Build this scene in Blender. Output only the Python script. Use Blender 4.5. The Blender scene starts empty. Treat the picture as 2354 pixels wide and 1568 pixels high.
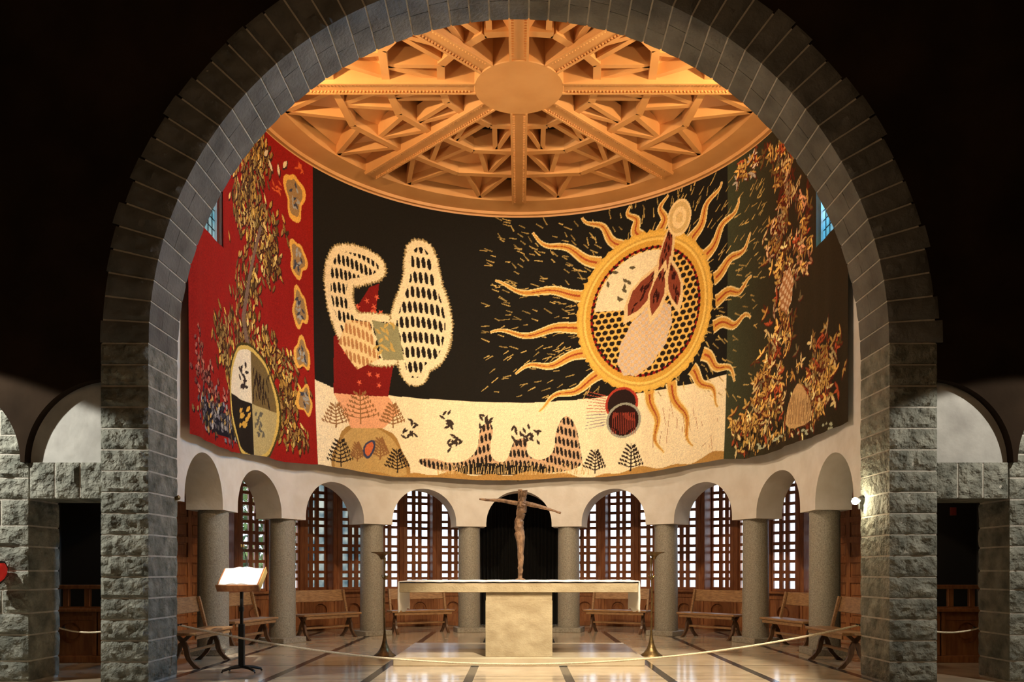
import bpy, math, random
import numpy as np
from mathutils import Vector, Matrix, noise
S = bpy.context.scene
COL = S.collection
rnd = random.Random(7)
PI = math.pi; R_ = math.radians

# ------------------------------------------------------------------ camera, world, light
F, CX, CY, EYE = 1860.0, 1193.0, 1312.0, 1.3       # focal length / axis / horizon in 2354x1568 px
D, RF = 12.6, 4.5                                   # apse centre distance, inner face radius
cam = bpy.data.objects.new('camera', bpy.data.cameras.new('camera'))
COL.objects.link(cam); S.camera = cam
cam.location = (0, 0, EYE); cam.rotation_euler = (R_(90), 0, 0)
cam.data.sensor_fit = 'HORIZONTAL'; cam.data.sensor_width = 36
cam.data.lens = F/2354*36
cam.data.shift_x = -(CX-1177)/2354; cam.data.shift_y = (CY-784)/2354
cam.data.clip_start = .05; cam.data.clip_end = 200

S.view_settings.view_transform = 'Standard'; S.view_settings.look = 'None'
S.view_settings.gamma = 1; S.view_settings.exposure = 0.0
S.view_settings.use_curve_mapping = False

W = bpy.data.worlds.new('world'); S.world = W; W.use_nodes = True
nt = W.node_tree; nt.nodes.clear()
out = nt.nodes.new('ShaderNodeOutputWorld'); bg = nt.nodes.new('ShaderNodeBackground')
tc = nt.nodes.new('ShaderNodeTexCoord'); sp = nt.nodes.new('ShaderNodeSeparateXYZ')
rp = nt.nodes.new('ShaderNodeValToRGB')
rp.color_ramp.elements[0].position = .40; rp.color_ramp.elements[0].color = (.62, .64, .68, 1)
rp.color_ramp.elements[1].position = .62; rp.color_ramp.elements[1].color = (.80, .90, 1, 1)
mp = nt.nodes.new('ShaderNodeMath'); mp.operation = 'MULTIPLY_ADD'; mp.inputs[1].default_value = .5; mp.inputs[2].default_value = .5
nt.links.new(tc.outputs['Generated'], sp.inputs[0]); nt.links.new(sp.outputs['Z'], mp.inputs[0])
nt.links.new(mp.outputs[0], rp.inputs[0]); nt.links.new(rp.outputs[0], bg.inputs[0]); nt.links.new(bg.outputs[0], out.inputs[0])
bg.inputs[1].default_value = 6.0

def lamp(kind, name, loc, target, energy, color, size=.3, angle=60, blend=.4, sizey=None):
    l = bpy.data.lights.new(name, kind); l.energy = energy; l.color = color
    o = bpy.data.objects.new(name, l); COL.objects.link(o); o.location = loc
    if target is not None:
        o.rotation_euler = (Vector(target)-Vector(loc)).to_track_quat('-Z', 'Y').to_euler()
    if kind == 'SPOT': l.spot_size = R_(angle); l.spot_blend = blend; l.shadow_soft_size = size
    elif kind == 'AREA':
        l.size = size
        if sizey: l.shape = 'RECTANGLE'; l.size_y = sizey
    else: l.shadow_soft_size = size
    return o
WARM = (1, .66, .34); CREAM = (1, .83, .58); COOL = (.60, .70, 1)
# ceiling uplights and tapestry lights sit behind the big arch, above its crown line
for s in (-1, 1):
    lamp('SPOT', 'ceiling_uplight', (s*3.95, 10.45, 8.1), (-s*.8, 13.6, 9.2), 640, WARM, .06, 140, .6)
    lamp('SPOT', 'ceiling_uplight', (s*4.0, 10.3, 6.3), (-s*.3, 12.8, 9.0), 260, WARM, .06, 100, .7)  # lower pair added to brighten the side of the hub
    lamp('SPOT', 'tapestry_light', (s*3.3, 10.2, 8.0), (-s*2.4, 16.2, 3.6), 800, (1, .87, .68), .08, 96, .8)
lamp('SPOT', 'altar_light', (1.3, 6.0, 8.0), (0.95, 10.25, .1), 5600, CREAM, .1, 36, .3)
lamp('SPOT', 'book_light', (-1.2, 5.2, 5.4), (-3.53, 10.35, 1.3), 5200, (1, .92, .78), .05, 6, .5)
lamp('SPOT', 'aisle_light', (-7.6, 7.4, 4.4), (-5.9, 9.2, .3), 1000, (1, .97, .86), .05, 80, .10)
lamp('SPOT', 'aisle_light', (6.5, 7.0, 4.3), (5.3, 9.2, .3), 430, (1, .93, .80), .05, 80, .10)
# daylight entering by the right-hand high side window
lamp('SPOT', 'window_daylight', (5.5, 11.6, 7.6), (-4.2, 10.0, 3.4), 2300, COOL, .35, 75, .5)
lamp('SPOT', 'nave_light', (2.0, 5.0, 6.6), (-2.2, 17, 1.2), 1300, (1, .74, .46), .1, 50, .5)
lamp('SPOT', 'nave_light', (-2.0, 5.0, 6.6), (2.2, 17, 1.2), 1300, (1, .74, .46), .1, 50, .5)
lamp('AREA', 'nave_fill', (0, 0, 7.5), (0, 9, 7.5), 120, (1, .6, .3), 3)  # unseen fill lamp, added to lift the dark upper wall

# ------------------------------------------------------------------ materials
def M(name, c1, c2=None, rough=.6, scale=4, stretch=(1, 1, 1), bump=0, bscale=None, metal=0, detail=5, lo=.35, hi=.65, spec=.5, coords='Object', bdist=.02):
    m = bpy.data.materials.new(name); m.use_nodes = True; n = m.node_tree.nodes; L = m.node_tree.links
    b = n['Principled BSDF']; b.inputs['Roughness'].default_value = rough; b.inputs['Metallic'].default_value = metal
    b.inputs['Specular IOR Level'].default_value = spec
    if c2 is None: b.inputs['Base Color'].default_value = (*c1, 1)
    t = n.new('ShaderNodeTexCoord'); mpn = n.new('ShaderNodeMapping'); mpn.inputs['Scale'].default_value = stretch
    L.new(t.outputs[coords], mpn.inputs[0])
    if c2 is not None:
        ns = n.new('ShaderNodeTexNoise'); ns.inputs['Scale'].default_value = scale; ns.inputs['Detail'].default_value = detail
        r = n.new('ShaderNodeValToRGB'); r.color_ramp.elements[0].position = lo; r.color_ramp.elements[1].position = hi
        r.color_ramp.elements[0].color = (*c1, 1); r.color_ramp.elements[1].color = (*c2, 1)
        L.new(mpn.outputs[0], ns.inputs[0]); L.new(ns.outputs[0], r.inputs[0]); L.new(r.outputs[0], b.inputs['Base Color'])
    if bump:
        nb = n.new('ShaderNodeTexNoise'); nb.inputs['Scale'].default_value = bscale or scale*3; nb.inputs['Detail'].default_value = 6
        bp = n.new('ShaderNodeBump'); bp.inputs['Strength'].default_value = bump; bp.inputs['Distance'].default_value = bdist
        L.new(mpn.outputs[0], nb.inputs[0]); L.new(nb.outputs[0], bp.inputs['Height']); L.new(bp.outputs[0], b.inputs['Normal'])
    return m
m_plaster = M('white_plaster', (.60, .56, .50), (.68, .65, .60), .85, 3, bump=.25, bscale=12)
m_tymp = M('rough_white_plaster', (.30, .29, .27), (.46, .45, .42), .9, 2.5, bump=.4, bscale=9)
m_shadewall = M('shade_brown_plaster', (.017, .011, .007), (.030, .019, .012), .95, 1.2, bump=.3, bscale=10, spec=.05)  # brown plaster taken down to near black, shade painted into the colour
m_stone = M('grey_green_stone', (.10, .105, .085), (.30, .30, .25), .85, 5, bump=1, bscale=11, detail=10, lo=.32, hi=.7, bdist=.10)
m_stone_s = M('dressed_grey_stone', (.070, .069, .062), (.15, .148, .135), .8, 2.6, bump=.7, bscale=24, detail=8, lo=.3, hi=.7)
m_mortar = M('pale_mortar', (.40, .38, .33), (.52, .49, .43), .95, 12, bump=.4, bscale=60)
m_column = M('speckled_stone_column', (.19, .17, .135), (.36, .335, .27), .42, 55, detail=6, bump=.15, bscale=50, lo=.32, hi=.68)
m_altar = M('cream_travertine', (.32, .255, .155), (.43, .36, .235), .55, 5, stretch=(1, 1, 1.5), bump=.3, bscale=40, detail=9)
m_wood = M('honey_wood_ceiling', (.62, .315, .11), (.68, .36, .135), .5, .7, stretch=(3, 3, 1), detail=3)
m_wood2 = M('shade_dark_deck_wood', (.012, .005, .003), (.025, .01, .006), .7, 3)  # shade of the coffer voids put into the deck colour
m_lattice = M('reddish_brown_wood', (.26, .085, .03), (.38, .14, .05), .45, 5, stretch=(6, 6, 1))
m_panel = M('orange_brown_wood', (.24, .085, .03), (.36, .145, .05), .42, 4, stretch=(6, 6, 1))
m_bench = M('oiled_oak', (.22, .115, .05), (.38, .22, .10), .35, 5, stretch=(2, 9, 9))
m_bench_d = M('dark_oiled_oak', (.07, .035, .018), (.13, .07, .035), .35, 5, stretch=(9, 9, 2))
m_black = M('black_iron', (.012, .011, .01), rough=.4)
m_bronze = M('brown_bronze', (.11, .06, .03), (.34, .20, .11), .5, 16, metal=.45, bump=.8, bscale=40, stretch=(1, 1, .5))
m_brass = M('aged_brass', (.12, .075, .03), (.24, .16, .065), .38, 20, metal=.75, bump=.25, bscale=30)
m_cloth = M('white_linen', (.80, .78, .74), rough=.8, bump=.2, bscale=60)
m_book = M('book_pages', (.9, .89, .85), (.82, .81, .76), .7, 90, stretch=(1, 8, 1), lo=.45, hi=.6)
m_gilt = M('gilt_edge', (.75, .5, .16), rough=.4, metal=.4)
m_rope = M('cream_rope', (.62, .52, .36), (.80, .70, .52), .8, 60)
m_curtain = M('black_curtain', (.006, .006, .006), rough=.95)
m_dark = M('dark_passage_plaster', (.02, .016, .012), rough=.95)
m_white = M('white_paint', (.75, .75, .72), rough=.6)
m_leaf = M('green_foliage', (.03, .07, .015), (.12, .2, .04), .7, 6)
m_bark = M('bark', (.08, .05, .03), rough=.9)
m_ground = M('pale_gravel', (.30, .30, .28), (.42, .42, .40), .95, 3)
m_facade = M('pale_render', (.40, .36, .30), (.5, .46, .4), .9, 1)
m_kraft = M('red_plate', (.35, .05, .03), rough=.4)

def glass(name, c1, c2, mixv=.12):
    m = bpy.data.materials.new(name); m.use_nodes = True; n = m.node_tree.nodes; L = m.node_tree.links; n.clear()
    o = n.new('ShaderNodeOutputMaterial'); t = n.new('ShaderNodeBsdfTransparent'); g = n.new('ShaderNodeBsdfGlossy')
    mx = n.new('ShaderNodeMixShader'); mx.inputs[0].default_value = mixv; g.inputs['Roughness'].default_value = .1
    c = n.new('ShaderNodeTexCoord'); ns = n.new('ShaderNodeTexNoise'); ns.inputs['Scale'].default_value = 2.3; ns.inputs['Detail'].default_value = 3
    r = n.new('ShaderNodeValToRGB'); r.color_ramp.elements[0].position = .4; r.color_ramp.elements[1].position = .6
    r.color_ramp.elements[0].color = (*c1, 1); r.color_ramp.elements[1].color = (*c2, 1)
    L.new(c.outputs['Object'], ns.inputs[0]); L.new(ns.outputs[0], r.inputs[0]); L.new(r.outputs[0], t.inputs[0])
    L.new(t.outputs[0], mx.inputs[1]); L.new(g.outputs[0], mx.inputs[2]); L.new(mx.outputs[0], o.inputs[0])
    return m
m_glass = glass('rippled_glass', (.62, .68, .72), (.95, .95, .97))
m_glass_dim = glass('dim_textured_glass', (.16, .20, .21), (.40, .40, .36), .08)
m_blueglass = glass('blue_leaded_glass', (.45, .85, .98), (.85, .98, 1))

# polished marble floor with dark inlaid strips
def floor_mat():
    m = bpy.data.materials.new('polished_marble_floor'); m.use_nodes = True; n = m.node_tree.nodes; L = m.node_tree.links
    b = n['Principled BSDF']; b.inputs['Roughness'].default_value = .13; b.inputs['Specular IOR Level'].default_value = .6
    g = n.new('ShaderNodeNewGeometry'); s = n.new('ShaderNodeSeparateXYZ'); L.new(g.outputs['Position'], s.inputs[0])
    def ma(op, a, b_=None, c_=None):
        q = n.new('ShaderNodeMath'); q.operation = op
        for i, v in enumerate((a, b_, c_)):
            if v is None: continue
            if isinstance(v, (int, float)): q.inputs[i].default_value = v
            else: L.new(v, q.inputs[i])
        return q.outputs[0]
    fx = ma('ABSOLUTE', ma('SUBTRACT', ma('FRACT', ma('DIVIDE', s.outputs['X'], 1.2)), .5))   # 0 at x = .6 + 1.2k
    strip = ma('LESS_THAN', fx, .055/1.2)
    fy = ma('ABSOLUTE', ma('SUBTRACT', ma('FRACT', ma('DIVIDE', ma('SUBTRACT', s.outputs['Y'], 9.0), 1.4)), .5))
    line = ma('LESS_THAN', fy, .016/1.4)
    msk = ma('MAXIMUM', strip, line)
    msk = ma('MULTIPLY', msk, ma('LESS_THAN', ma('ABSOLUTE', s.outputs['X']), 4.25))
    msk = ma('MULTIPLY', msk, ma('LESS_THAN', s.outputs['Y'], 17.2))
    # slab tone per cell
    cell = n.new('ShaderNodeTexWhiteNoise'); cv = n.new('ShaderNodeCombineXYZ')
    L.new(ma('FLOOR', ma('DIVIDE', ma('ADD', s.outputs['X'], .6), 1.2)), cv.inputs[0]); L.new(ma('FLOOR', ma('DIVIDE', ma('SUBTRACT', s.outputs['Y'], 9.7), 1.4)), cv.inputs[1])
    L.new(cv.outputs[0], cell.inputs[0])
    ns = n.new('ShaderNodeTexNoise'); ns.inputs['Scale'].default_value = 3; ns.inputs['Detail'].default_value = 8
    L.new(g.outputs['Position'], ns.inputs[0])
    r = n.new('ShaderNodeValToRGB'); r.color_ramp.elements[0].position = .3; r.color_ramp.elements[1].position = .7
    r.color_ramp.elements[0].color = (.46, .37, .26, 1); r.color_ramp.elements[1].color = (.66, .55, .40, 1)
    L.new(ma('ADD', ma('MULTIPLY', ns.outputs[0], .75), ma('MULTIPLY', cell.outputs[0], .22)), r.inputs[0])
    mx = n.new('ShaderNodeMix'); mx.data_type = 'RGBA'; L.new(msk, mx.inputs['Factor'])
    L.new(r.outputs[0], mx.inputs['A']); mx.inputs['B'].default_value = (.05, .048, .05, 1)
    L.new(mx.outputs['Result'], b.inputs['Base Color'])
    bp = n.new('ShaderNodeBump'); bp.inputs['Strength'].default_value = .03; nb = n.new('ShaderNodeTexNoise'); nb.inputs['Scale'].default_value = 2
    L.new(g.outputs['Position'], nb.inputs[0]); L.new(nb.outputs[0], bp.inputs['Height']); L.new(bp.outputs[0], b.inputs['Normal'])
    return m
m_floor = floor_mat()
m_step = M('pale_marble', (.48, .40, .28), (.58, .50, .37), .2, 3, detail=8)

# ------------------------------------------------------------------ mesh helpers
class MB:
    def __init__(s): s.v = []; s.f = []; s.mi = []; s.smooth = []
    def add(s, vs, fs, mi=0, smooth=False, mat=None):
        o = len(s.v)
        s.v += [tuple(mat @ Vector(p)) if mat is not None else tuple(p) for p in vs]
        s.f += [tuple(i+o for i in f) for f in fs]; s.mi += [mi]*len(fs); s.smooth += [smooth]*len(fs)
    def box(s, x0, x1, y0, y1, z0, z1, mat=None, mi=0, bevel=0):
        if bevel:
            b = bevel; X = [x0, x1]; Y = [y0, y1]; Z = [z0, z1]
            vs = []; idx = {}
            for i in (0, 1):
                for j in (0, 1):
                    for k in (0, 1):
                        sx, sy, sz = (1-2*i), (1-2*j), (1-2*k)
                        for a in range(3):
                            p = [X[i]+sx*b, Y[j]+sy*b, Z[k]+sz*b]
                            p[a] = (X[i], Y[j], Z[k])[a]
                            idx[i, j, k, a] = len(vs); vs.append(p)
            fs = []
            for a in range(3):
                o1, o2 = [q for q in range(3) if q != a]
                for e in (0, 1):
                    q = []
                    for (p1, p2) in ((0, 0), (1, 0), (1, 1), (0, 1)):
                        c = [0, 0, 0]; c[a] = e; c[o1] = p1; c[o2] = p2; q.append(idx[(*c, a)])
                    fs.append(q)
                for p1 in (0, 1):
                    for p2 in (0, 1):
                        c0 = [0, 0, 0]; c1 = [0, 0, 0]; c0[a] = 0; c1[a] = 1
                        for c in (c0, c1): c[o1] = p1; c[o2] = p2
                        fs.append([idx[(*c0, o1)], idx[(*c1, o1)], idx[(*c1, o2)], idx[(*c0, o2)]])
            for i in (0, 1):
                for j in (0, 1):
                    for k in (0, 1): fs.append([idx[i, j, k, a] for a in range(3)])
            s.add(vs, fs, mi, False, mat); return
        vs = [(x, y, z) for x in (x0, x1) for y in (y0, y1) for z in (z0, z1)]
        s.add(vs, [(0, 1, 3, 2), (4, 6, 7, 5), (0, 4, 5, 1), (2, 3, 7, 6), (0, 2, 6, 4), (1, 5, 7, 3)], mi, False, mat)
    def tube(s, pts, rad, n=10, mi=0, smooth=True, caps=True, mat=None, squash=None):
        pts = [Vector(p) for p in pts]; vs = []; fs = []
        rs = rad if isinstance(rad, (list, tuple)) else [rad]*len(pts)
        for i, p in enumerate(pts):
            t = (pts[min(i+1, len(pts)-1)]-pts[max(i-1, 0)]).normalized()
            a = Vector((0, 0, 1)) if abs(t.z) < .9 else Vector((0, 1, 0))
            u = t.cross(a).normalized(); w = t.cross(u).normalized()
            for k in range(n):
                th = 2*PI*k/n; q = u*math.cos(th)*rs[i]+w*math.sin(th)*rs[i]*(squash or 1)
                vs.append(p+q)
        for i in range(len(pts)-1):
            for k in range(n):
                fs.append((i*n+k, i*n+(k+1) % n, (i+1)*n+(k+1) % n, (i+1)*n+k))
        s.add(vs, fs, mi, smooth, mat)
        if caps: s.add(vs[:n], [tuple(range(n))[::-1]], mi, False, mat); s.add(vs[-n:], [tuple(range(n))], mi, False, mat)
    def lathe(s, prof, n=32, mi=0, smooth=True, mat=None, c=(0, 0, 0)):
        vs = []; fs = []
        for (r, z) in prof:
            for k in range(n):
                th = 2*PI*k/n; vs.append((c[0]+r*math.cos(th), c[1]+r*math.sin(th), c[2]+z))
        for i in range(len(prof)-1):
            for k in range(n): fs.append((i*n+k, i*n+(k+1) % n, (i+1)*n+(k+1) % n, (i+1)*n+k))
        s.add(vs, fs, mi, smooth, mat)
        if prof[0][0] > .001: s.add(vs[:n], [tuple(range(n))[::-1]], mi, False, mat)
        if prof[-1][0] > .001: s.add(vs[-n:], [tuple(range(n))], mi, False, mat)
    def beam(s, a, b, w, z0, z1, mi=0, taper=0):
        """horizontal straight beam between plan points a,b"""
        a = Vector((a[0], a[1])); b = Vector((b[0], b[1])); d = (b-a).normalized(); q = Vector((-d.y, d.x))*w/2; q2 = q*(1-taper)
        vs = []
        for (z, qq) in ((z0, q2), (z1, q)):
            for p in (a-qq, b-qq, b+qq, a+qq): vs.append((p.x, p.y, z))
        s.add(vs, [(0, 3, 2, 1), (4, 5, 6, 7), (0, 1, 5, 4), (1, 2, 6, 5), (2, 3, 7, 6), (3, 0, 4, 7)], mi)
    def build(s, name, mats, parent=None, loc=None, rotz=0):
        me = bpy.data.meshes.new(name); me.from_pydata(s.v, [], s.f)
        for m in (mats if isinstance(mats, (list, tuple)) else [mats]): me.materials.append(m)
        me.polygons.foreach_set('material_index', s.mi); me.polygons.foreach_set('use_smooth', s.smooth)
        me.validate(); me.update()
        import bmesh
        if len(me.polygons) < 60000:
            bm = bmesh.new(); bm.from_mesh(me)
            bmesh.ops.remove_doubles(bm, verts=bm.verts, dist=1e-5)
            for e in bm.edges:
                if len(e.link_faces) == 2 and e.calc_face_angle(0) > .6: e.smooth = False
            bmesh.ops.recalc_face_normals(bm, faces=bm.faces); bm.to_mesh(me); bm.free()
        o = bpy.data.objects.new(name, me); COL.objects.link(o)
        if parent: o.parent = parent
        if loc is not None: o.location = loc
        o.rotation_euler = (0, 0, rotz)
        return o
def tag(o, label=None, cat=None, group=None, kind=None):
    if label: o['label'] = label
    if cat: o['category'] = cat
    if group: o['group'] = group
    if kind: o['kind'] = kind
    return o
def thing(name, loc, rotz, label, cat, group=None):
    o = bpy.data.objects.new(name, None); COL.objects.link(o); o.location = loc; o.rotation_euler = (0, 0, rotz)
    o.empty_display_size = .1
    return tag(o, label, cat, group)
def struct(o): o['kind'] = 'structure'; return o
def copy_tree(o, parent=None):
    c = o.copy(); COL.objects.link(c)
    if parent: c.parent = parent
    for ch in list(o.children): copy_tree(ch, c)
    return c
def P(u, o, z):
    """u = angle in degrees round the apse (0 = far back, + = right); past 90 the wall runs straight towards the nave.
    o = distance from centre line"""
    if abs(u) <= 90: return (o*math.sin(R_(u)), D+o*math.cos(R_(u)), z)
    sg = 1 if u > 0 else -1
    return (sg*o, D-R_(abs(u)-90)*RF, z)
UEND = 90+math.degrees((D-9.97)/RF)

# ------------------------------------------------------------------ floor
b = MB(); b.box(-8, 8, 8.4, 20.2, -.06, 0); struct(b.build('floor', m_floor))
b = MB(); b.box(-8, 8, -5, 8.4, -.41, -.35); b.box(-8, 8, 8.0, 8.4, -.35, -.175); struct(b.build('floor_nave', m_step))

# ------------------------------------------------------------------ apse arcade wall
H, AW = 2.226, 8.8            # impost underside, arch half angle
STEP = 180/7
b = MB(); T = .56
centres = [-4, -3, -2, -1, 0, 1, 2, 3, 4]
poly = [(-UEND, H)]
ra = R_(AW)*RF
for k in centres:
    c = k*STEP; w = AW if abs(k) < 4 else AW*1.02
    poly.append((c-w, H))
    for i in range(0, 25):
        th = PI*i/24; poly.append((c-w*math.cos(th), H+.07+ra*1.0*math.sin(th)))
    poly.append((c+w, H))
poly.append((UEND, H))
# extra vertices on flat piers
pp = []
for a, c in zip(poly, poly[1:]):
    pp.append(a)
    if abs(c[0]-a[0]) > 2.5:
        n_ = int(abs(c[0]-a[0])/1.5)
        for i in range(1, n_): pp.append((a[0]+(c[0]-a[0])*i/n_, H))
pp.append(poly[-1]); poly = pp
ZT = 6.1; ZTOP = 9.6
for (a, c) in zip(poly, poly[1:]):
    for o_ in (RF, RF+T):
        vs = [P(a[0], o_, a[1]), P(c[0], o_, c[1]), P(c[0], o_, 3.4), P(a[0], o_, 3.4)]
        if abs(a[0]-c[0]) > 1e-6: b.add(vs, [(0, 1, 2, 3)], smooth=True)
    b.add([P(a[0], RF, a[1]), P(c[0], RF, c[1]), P(c[0], RF+T, c[1]), P(a[0], RF+T, a[1])], [(0, 1, 2, 3)], smooth=True)
def ringwall(b, u0, u1, o_, z0, z1, n, mi=0):
    for i in range(n):
        a = u0+(u1-u0)*i/n; c = u0+(u1-u0)*(i+1)/n
        b.add([P(a, o_, z0), P(c, o_, z0), P(c, o_, z1), P(a, o_, z1)], [(0, 1, 2, 3)], mi, True)
for o_ in (RF, RF+T):
    ringwall(b, -90, 90, o_, 3.4, ZTOP, 90)
# straight walls with the high side windows
WY0, WY1, WZ0, WZ1 = 10.55, 12.25, 6.12, 8.2
for s in (-1, 1):
    for (y0, y1, z0, z1) in ((9.97, D, 3.4, WZ0), (9.97, WY0, WZ0, WZ1), (WY1, D, WZ0, WZ1), (9.97, D, WZ1, ZTOP)):
        b.box(min(s*RF, s*(RF+T)), max(s*RF, s*(RF+T)), y0, y1, z0, z1)
struct(b.build('wall_apse', m_plaster))
# side windows
for i, s in enumerate((-1, 1)):
    fr = MB(); x = s*(RF+.09)
    for (y0, y1, z0, z1) in ((WY0, WY1, WZ0, WZ0+.06), (WY0, WY1, WZ1-.06, WZ1), (WY0, WY0+.06, WZ0, WZ1), (WY1-.06, WY1, WZ0, WZ1)):
        fr.box(x-.04, x+.04, y0, y1, z0, z1)
    w = fr.build('window_%d' % (i+1), m_white); struct(w)
    pn = MB(); pn.box(x-.004, x+.004, WY0+.06, WY1-.06, WZ0+.06, WZ1-.06); pn.build('pane', m_blueglass, w)
    ld = MB()
    for k in range(1, 14): ld.box(x-.006, x+.006, WY0, WY1, WZ0+k*.15-.005, WZ0+k*.15+.005)
    for k in range(1, 11): ld.box(x-.006, x+.006, WY0+k*.155-.005, WY0+k*.155+.005, WZ0, WZ1)
    ld.build('leading', m_black, w)

# ------------------------------------------------------------------ ambulatory: outer wall, windows, panelling
RO = 6.8
def frame_at(phi, r=RO):
    """local frame: x tangent (to the right seen from inside), y outward"""
    return Matrix.Translation((r*math.sin(R_(phi)), D+r*math.cos(R_(phi)), 0)) @ Matrix.Rotation(-R_(phi), 4, 'Z')
UW = 2*RO*math.tan(R_(10/3))
win_no = 3; trim_no = 1
def lattice_bars(mb, off, Mx, depth=.06):
    cols = [(-.2575, -.1195), (-.0295, .0275), (.1175, .2575)]
    z0, z1 = .93, 3.45
    # verticals
    xs = [(-.30, -.2575), (-.1195, -.0295), (.0275, .1175), (.2575, .30)]
    for (x0, x1) in xs: mb.box(x0, x1, off, off+depth, z0-.06, z1, Mx, bevel=.006)
    z = z0; seq = [.158, .085, .158]; k = 0
    rows = []
    while z < z1-.1:
        h = seq[k % 3]; rows.append((z, z+h)); z += h+.064; k += 1
    zz = z0-.06
    for (a, c) in rows:
        mb.box(-.30, .30, off+.004, off+depth-.004, zz, a, Mx, bevel=.005); zz = c
    mb.box(-.30, .30, off+.004, off+depth-.004, zz, z1, Mx)
units = [s*p for p in (40/3, 20, 80/3, 100/3, 40, 140/3, 160/3, 60) for s in (-1, 1)]
for phi in sorted(units):
    dark = abs(round(abs(phi))-20*round(abs(phi)/20)) < 1
    Mx = frame_at(phi); off = .30 if dark else 0
    fr = MB(); hw = UW/2
    for sx in (-1, 1):
        a, c = sorted((sx*.30, sx*hw)); fr.box(a, c, -.03, off+.09, .82, 3.7, Mx, bevel=.008)
    fr.box(-.30, .30, off-.01, off+.09, 3.45, 3.7, Mx); fr.box(-.30, .30, -.03 if not dark else off-.1, off+.09, .80, .87, Mx)
    w = fr.build('window_%d' % win_no, m_lattice); struct(w); win_no += 1
    lt = MB(); lattice_bars(lt, off, Mx); lt.build('lattice', m_lattice, w)
    pn = MB(); pn.box(-.29, .29, off+.062, off+.068, .87, 3.45, Mx)
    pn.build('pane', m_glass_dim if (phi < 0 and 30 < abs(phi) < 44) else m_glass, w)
# panelling below each unit
def wainscot(phi, hole=True, h=.82, Mx=None, mat=None):
    Mx = Mx or frame_at(phi); mb = MB(); hw = UW/2+.004; r = .15; cz = .42
    # board with a round hole: ring of quads from circle to rectangle
    n = 32; y = -.02
    if hole:
        cir = [(r*math.cos(2*PI*k/n), cz+r*math.sin(2*PI*k/n)) for k in range(n)]
        rec = []
        for k in range(n):
            c, s_ = math.cos(2*PI*k/n), math.sin(2*PI*k/n)
            t = min((hw/abs(c)) if abs(c) > 1e-6 else 9, ((h-cz) if s_ > 0 else cz)/abs(s_) if abs(s_) > 1e-6 else 9)
            rec.append((t*c, cz+t*s_))
        for k in range(n):
            k2 = (k+1) % n
            mb.add([(cir[k][0], y, cir[k][1]), (cir[k2][0], y, cir[k2][1]), (rec[k2][0], y, rec[k2][1]), (rec[k][0], y, rec[k][1])], [(0, 1, 2, 3)], mat=Mx)
            mb.add([(cir[k][0], y, cir[k][1]), (cir[k2][0], y, cir[k2][1]), (cir[k2][0], y+.06, cir[k2][1]), (cir[k][0], y+.06, cir[k][1])], [(0, 1, 2, 3)], mat=Mx)
        mb.lathe([(.001, 0), (.09, .012), (.10, 0)], 24, mat=Mx @ Matrix.Translation((0, y+.05, cz)) @ Matrix.Rotation(R_(90), 4, 'X'))
    else: mb.box(-hw, hw, y, y+.05, 0, h, Mx)
    mb.box(-hw, hw, .035, .12, 0, h, Mx)
    mb.box(-hw, hw, -.05, .0, 0, .10, Mx, bevel=.008)
    mb.box(-hw, hw, -.10, .10, h, h+.045, Mx, bevel=.008)
    for sx in (-1, 1): mb.box(sx*(hw-.05)-.03, sx*(hw-.05)+.03, -.045, -.02, .1, h, Mx, bevel=.006)
    mb.box(-hw, hw, -.04, -.02, h-.12, h-.06, Mx, bevel=.005)
    return mb
for k in range(-9, 10):
    if abs(k) < 2: continue
    o = wainscot(k*20/3).build('trim_%d' % trim_no, m_panel); trim_no += 1; struct(o)
# panelled doors beyond the last windows
def panel_door(mb, w, h, Mx):
    mb.box(-w/2, w/2, 0, .05, 0, h, Mx)
    nx, nz = 3, 8
    cw, chh = w/nx, h/nz
    for i in range(nx+1): mb.box(-w/2+i*cw-.05, -w/2+i*cw+.05, -.03, 0, 0, h, Mx, bevel=.006)
    for j in range(nz+1): mb.box(-w/2, w/2, -.028, 0, max(0, j*chh-.055), min(h, j*chh+.055), Mx, bevel=.006)
    for i in range(nx):
        for j in range(nz):
            x = -w/2+(i+.5)*cw; z = (j+.5)*chh
            mb.box(x-cw/2+.085, x+cw/2-.085, -.018, 0, z-chh/2+.09, z+chh/2-.09, Mx, bevel=.008)
for i, s in enumerate((-1, 1)):
    mb = MB(); Mx = frame_at(s*70)
    panel_door(mb, 1.56, 3.0, Mx @ Matrix.Translation((0, -.14, 0)))
    d_ = mb.build('door_%d' % (i+1), m_panel); struct(d_)
    hb = MB(); hb.box(s*.5-.02, s*.5+.02, -.19, -.17, 1.3, 1.5, Mx); hb.tube([(s*.5, -.2, 1.42), (s*.5, -.24, 1.42), (s*.5-.12, -.25, 1.42)], .012, 8, mat=Mx)
    hb.build('door_handle', m_black, d_)
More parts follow.
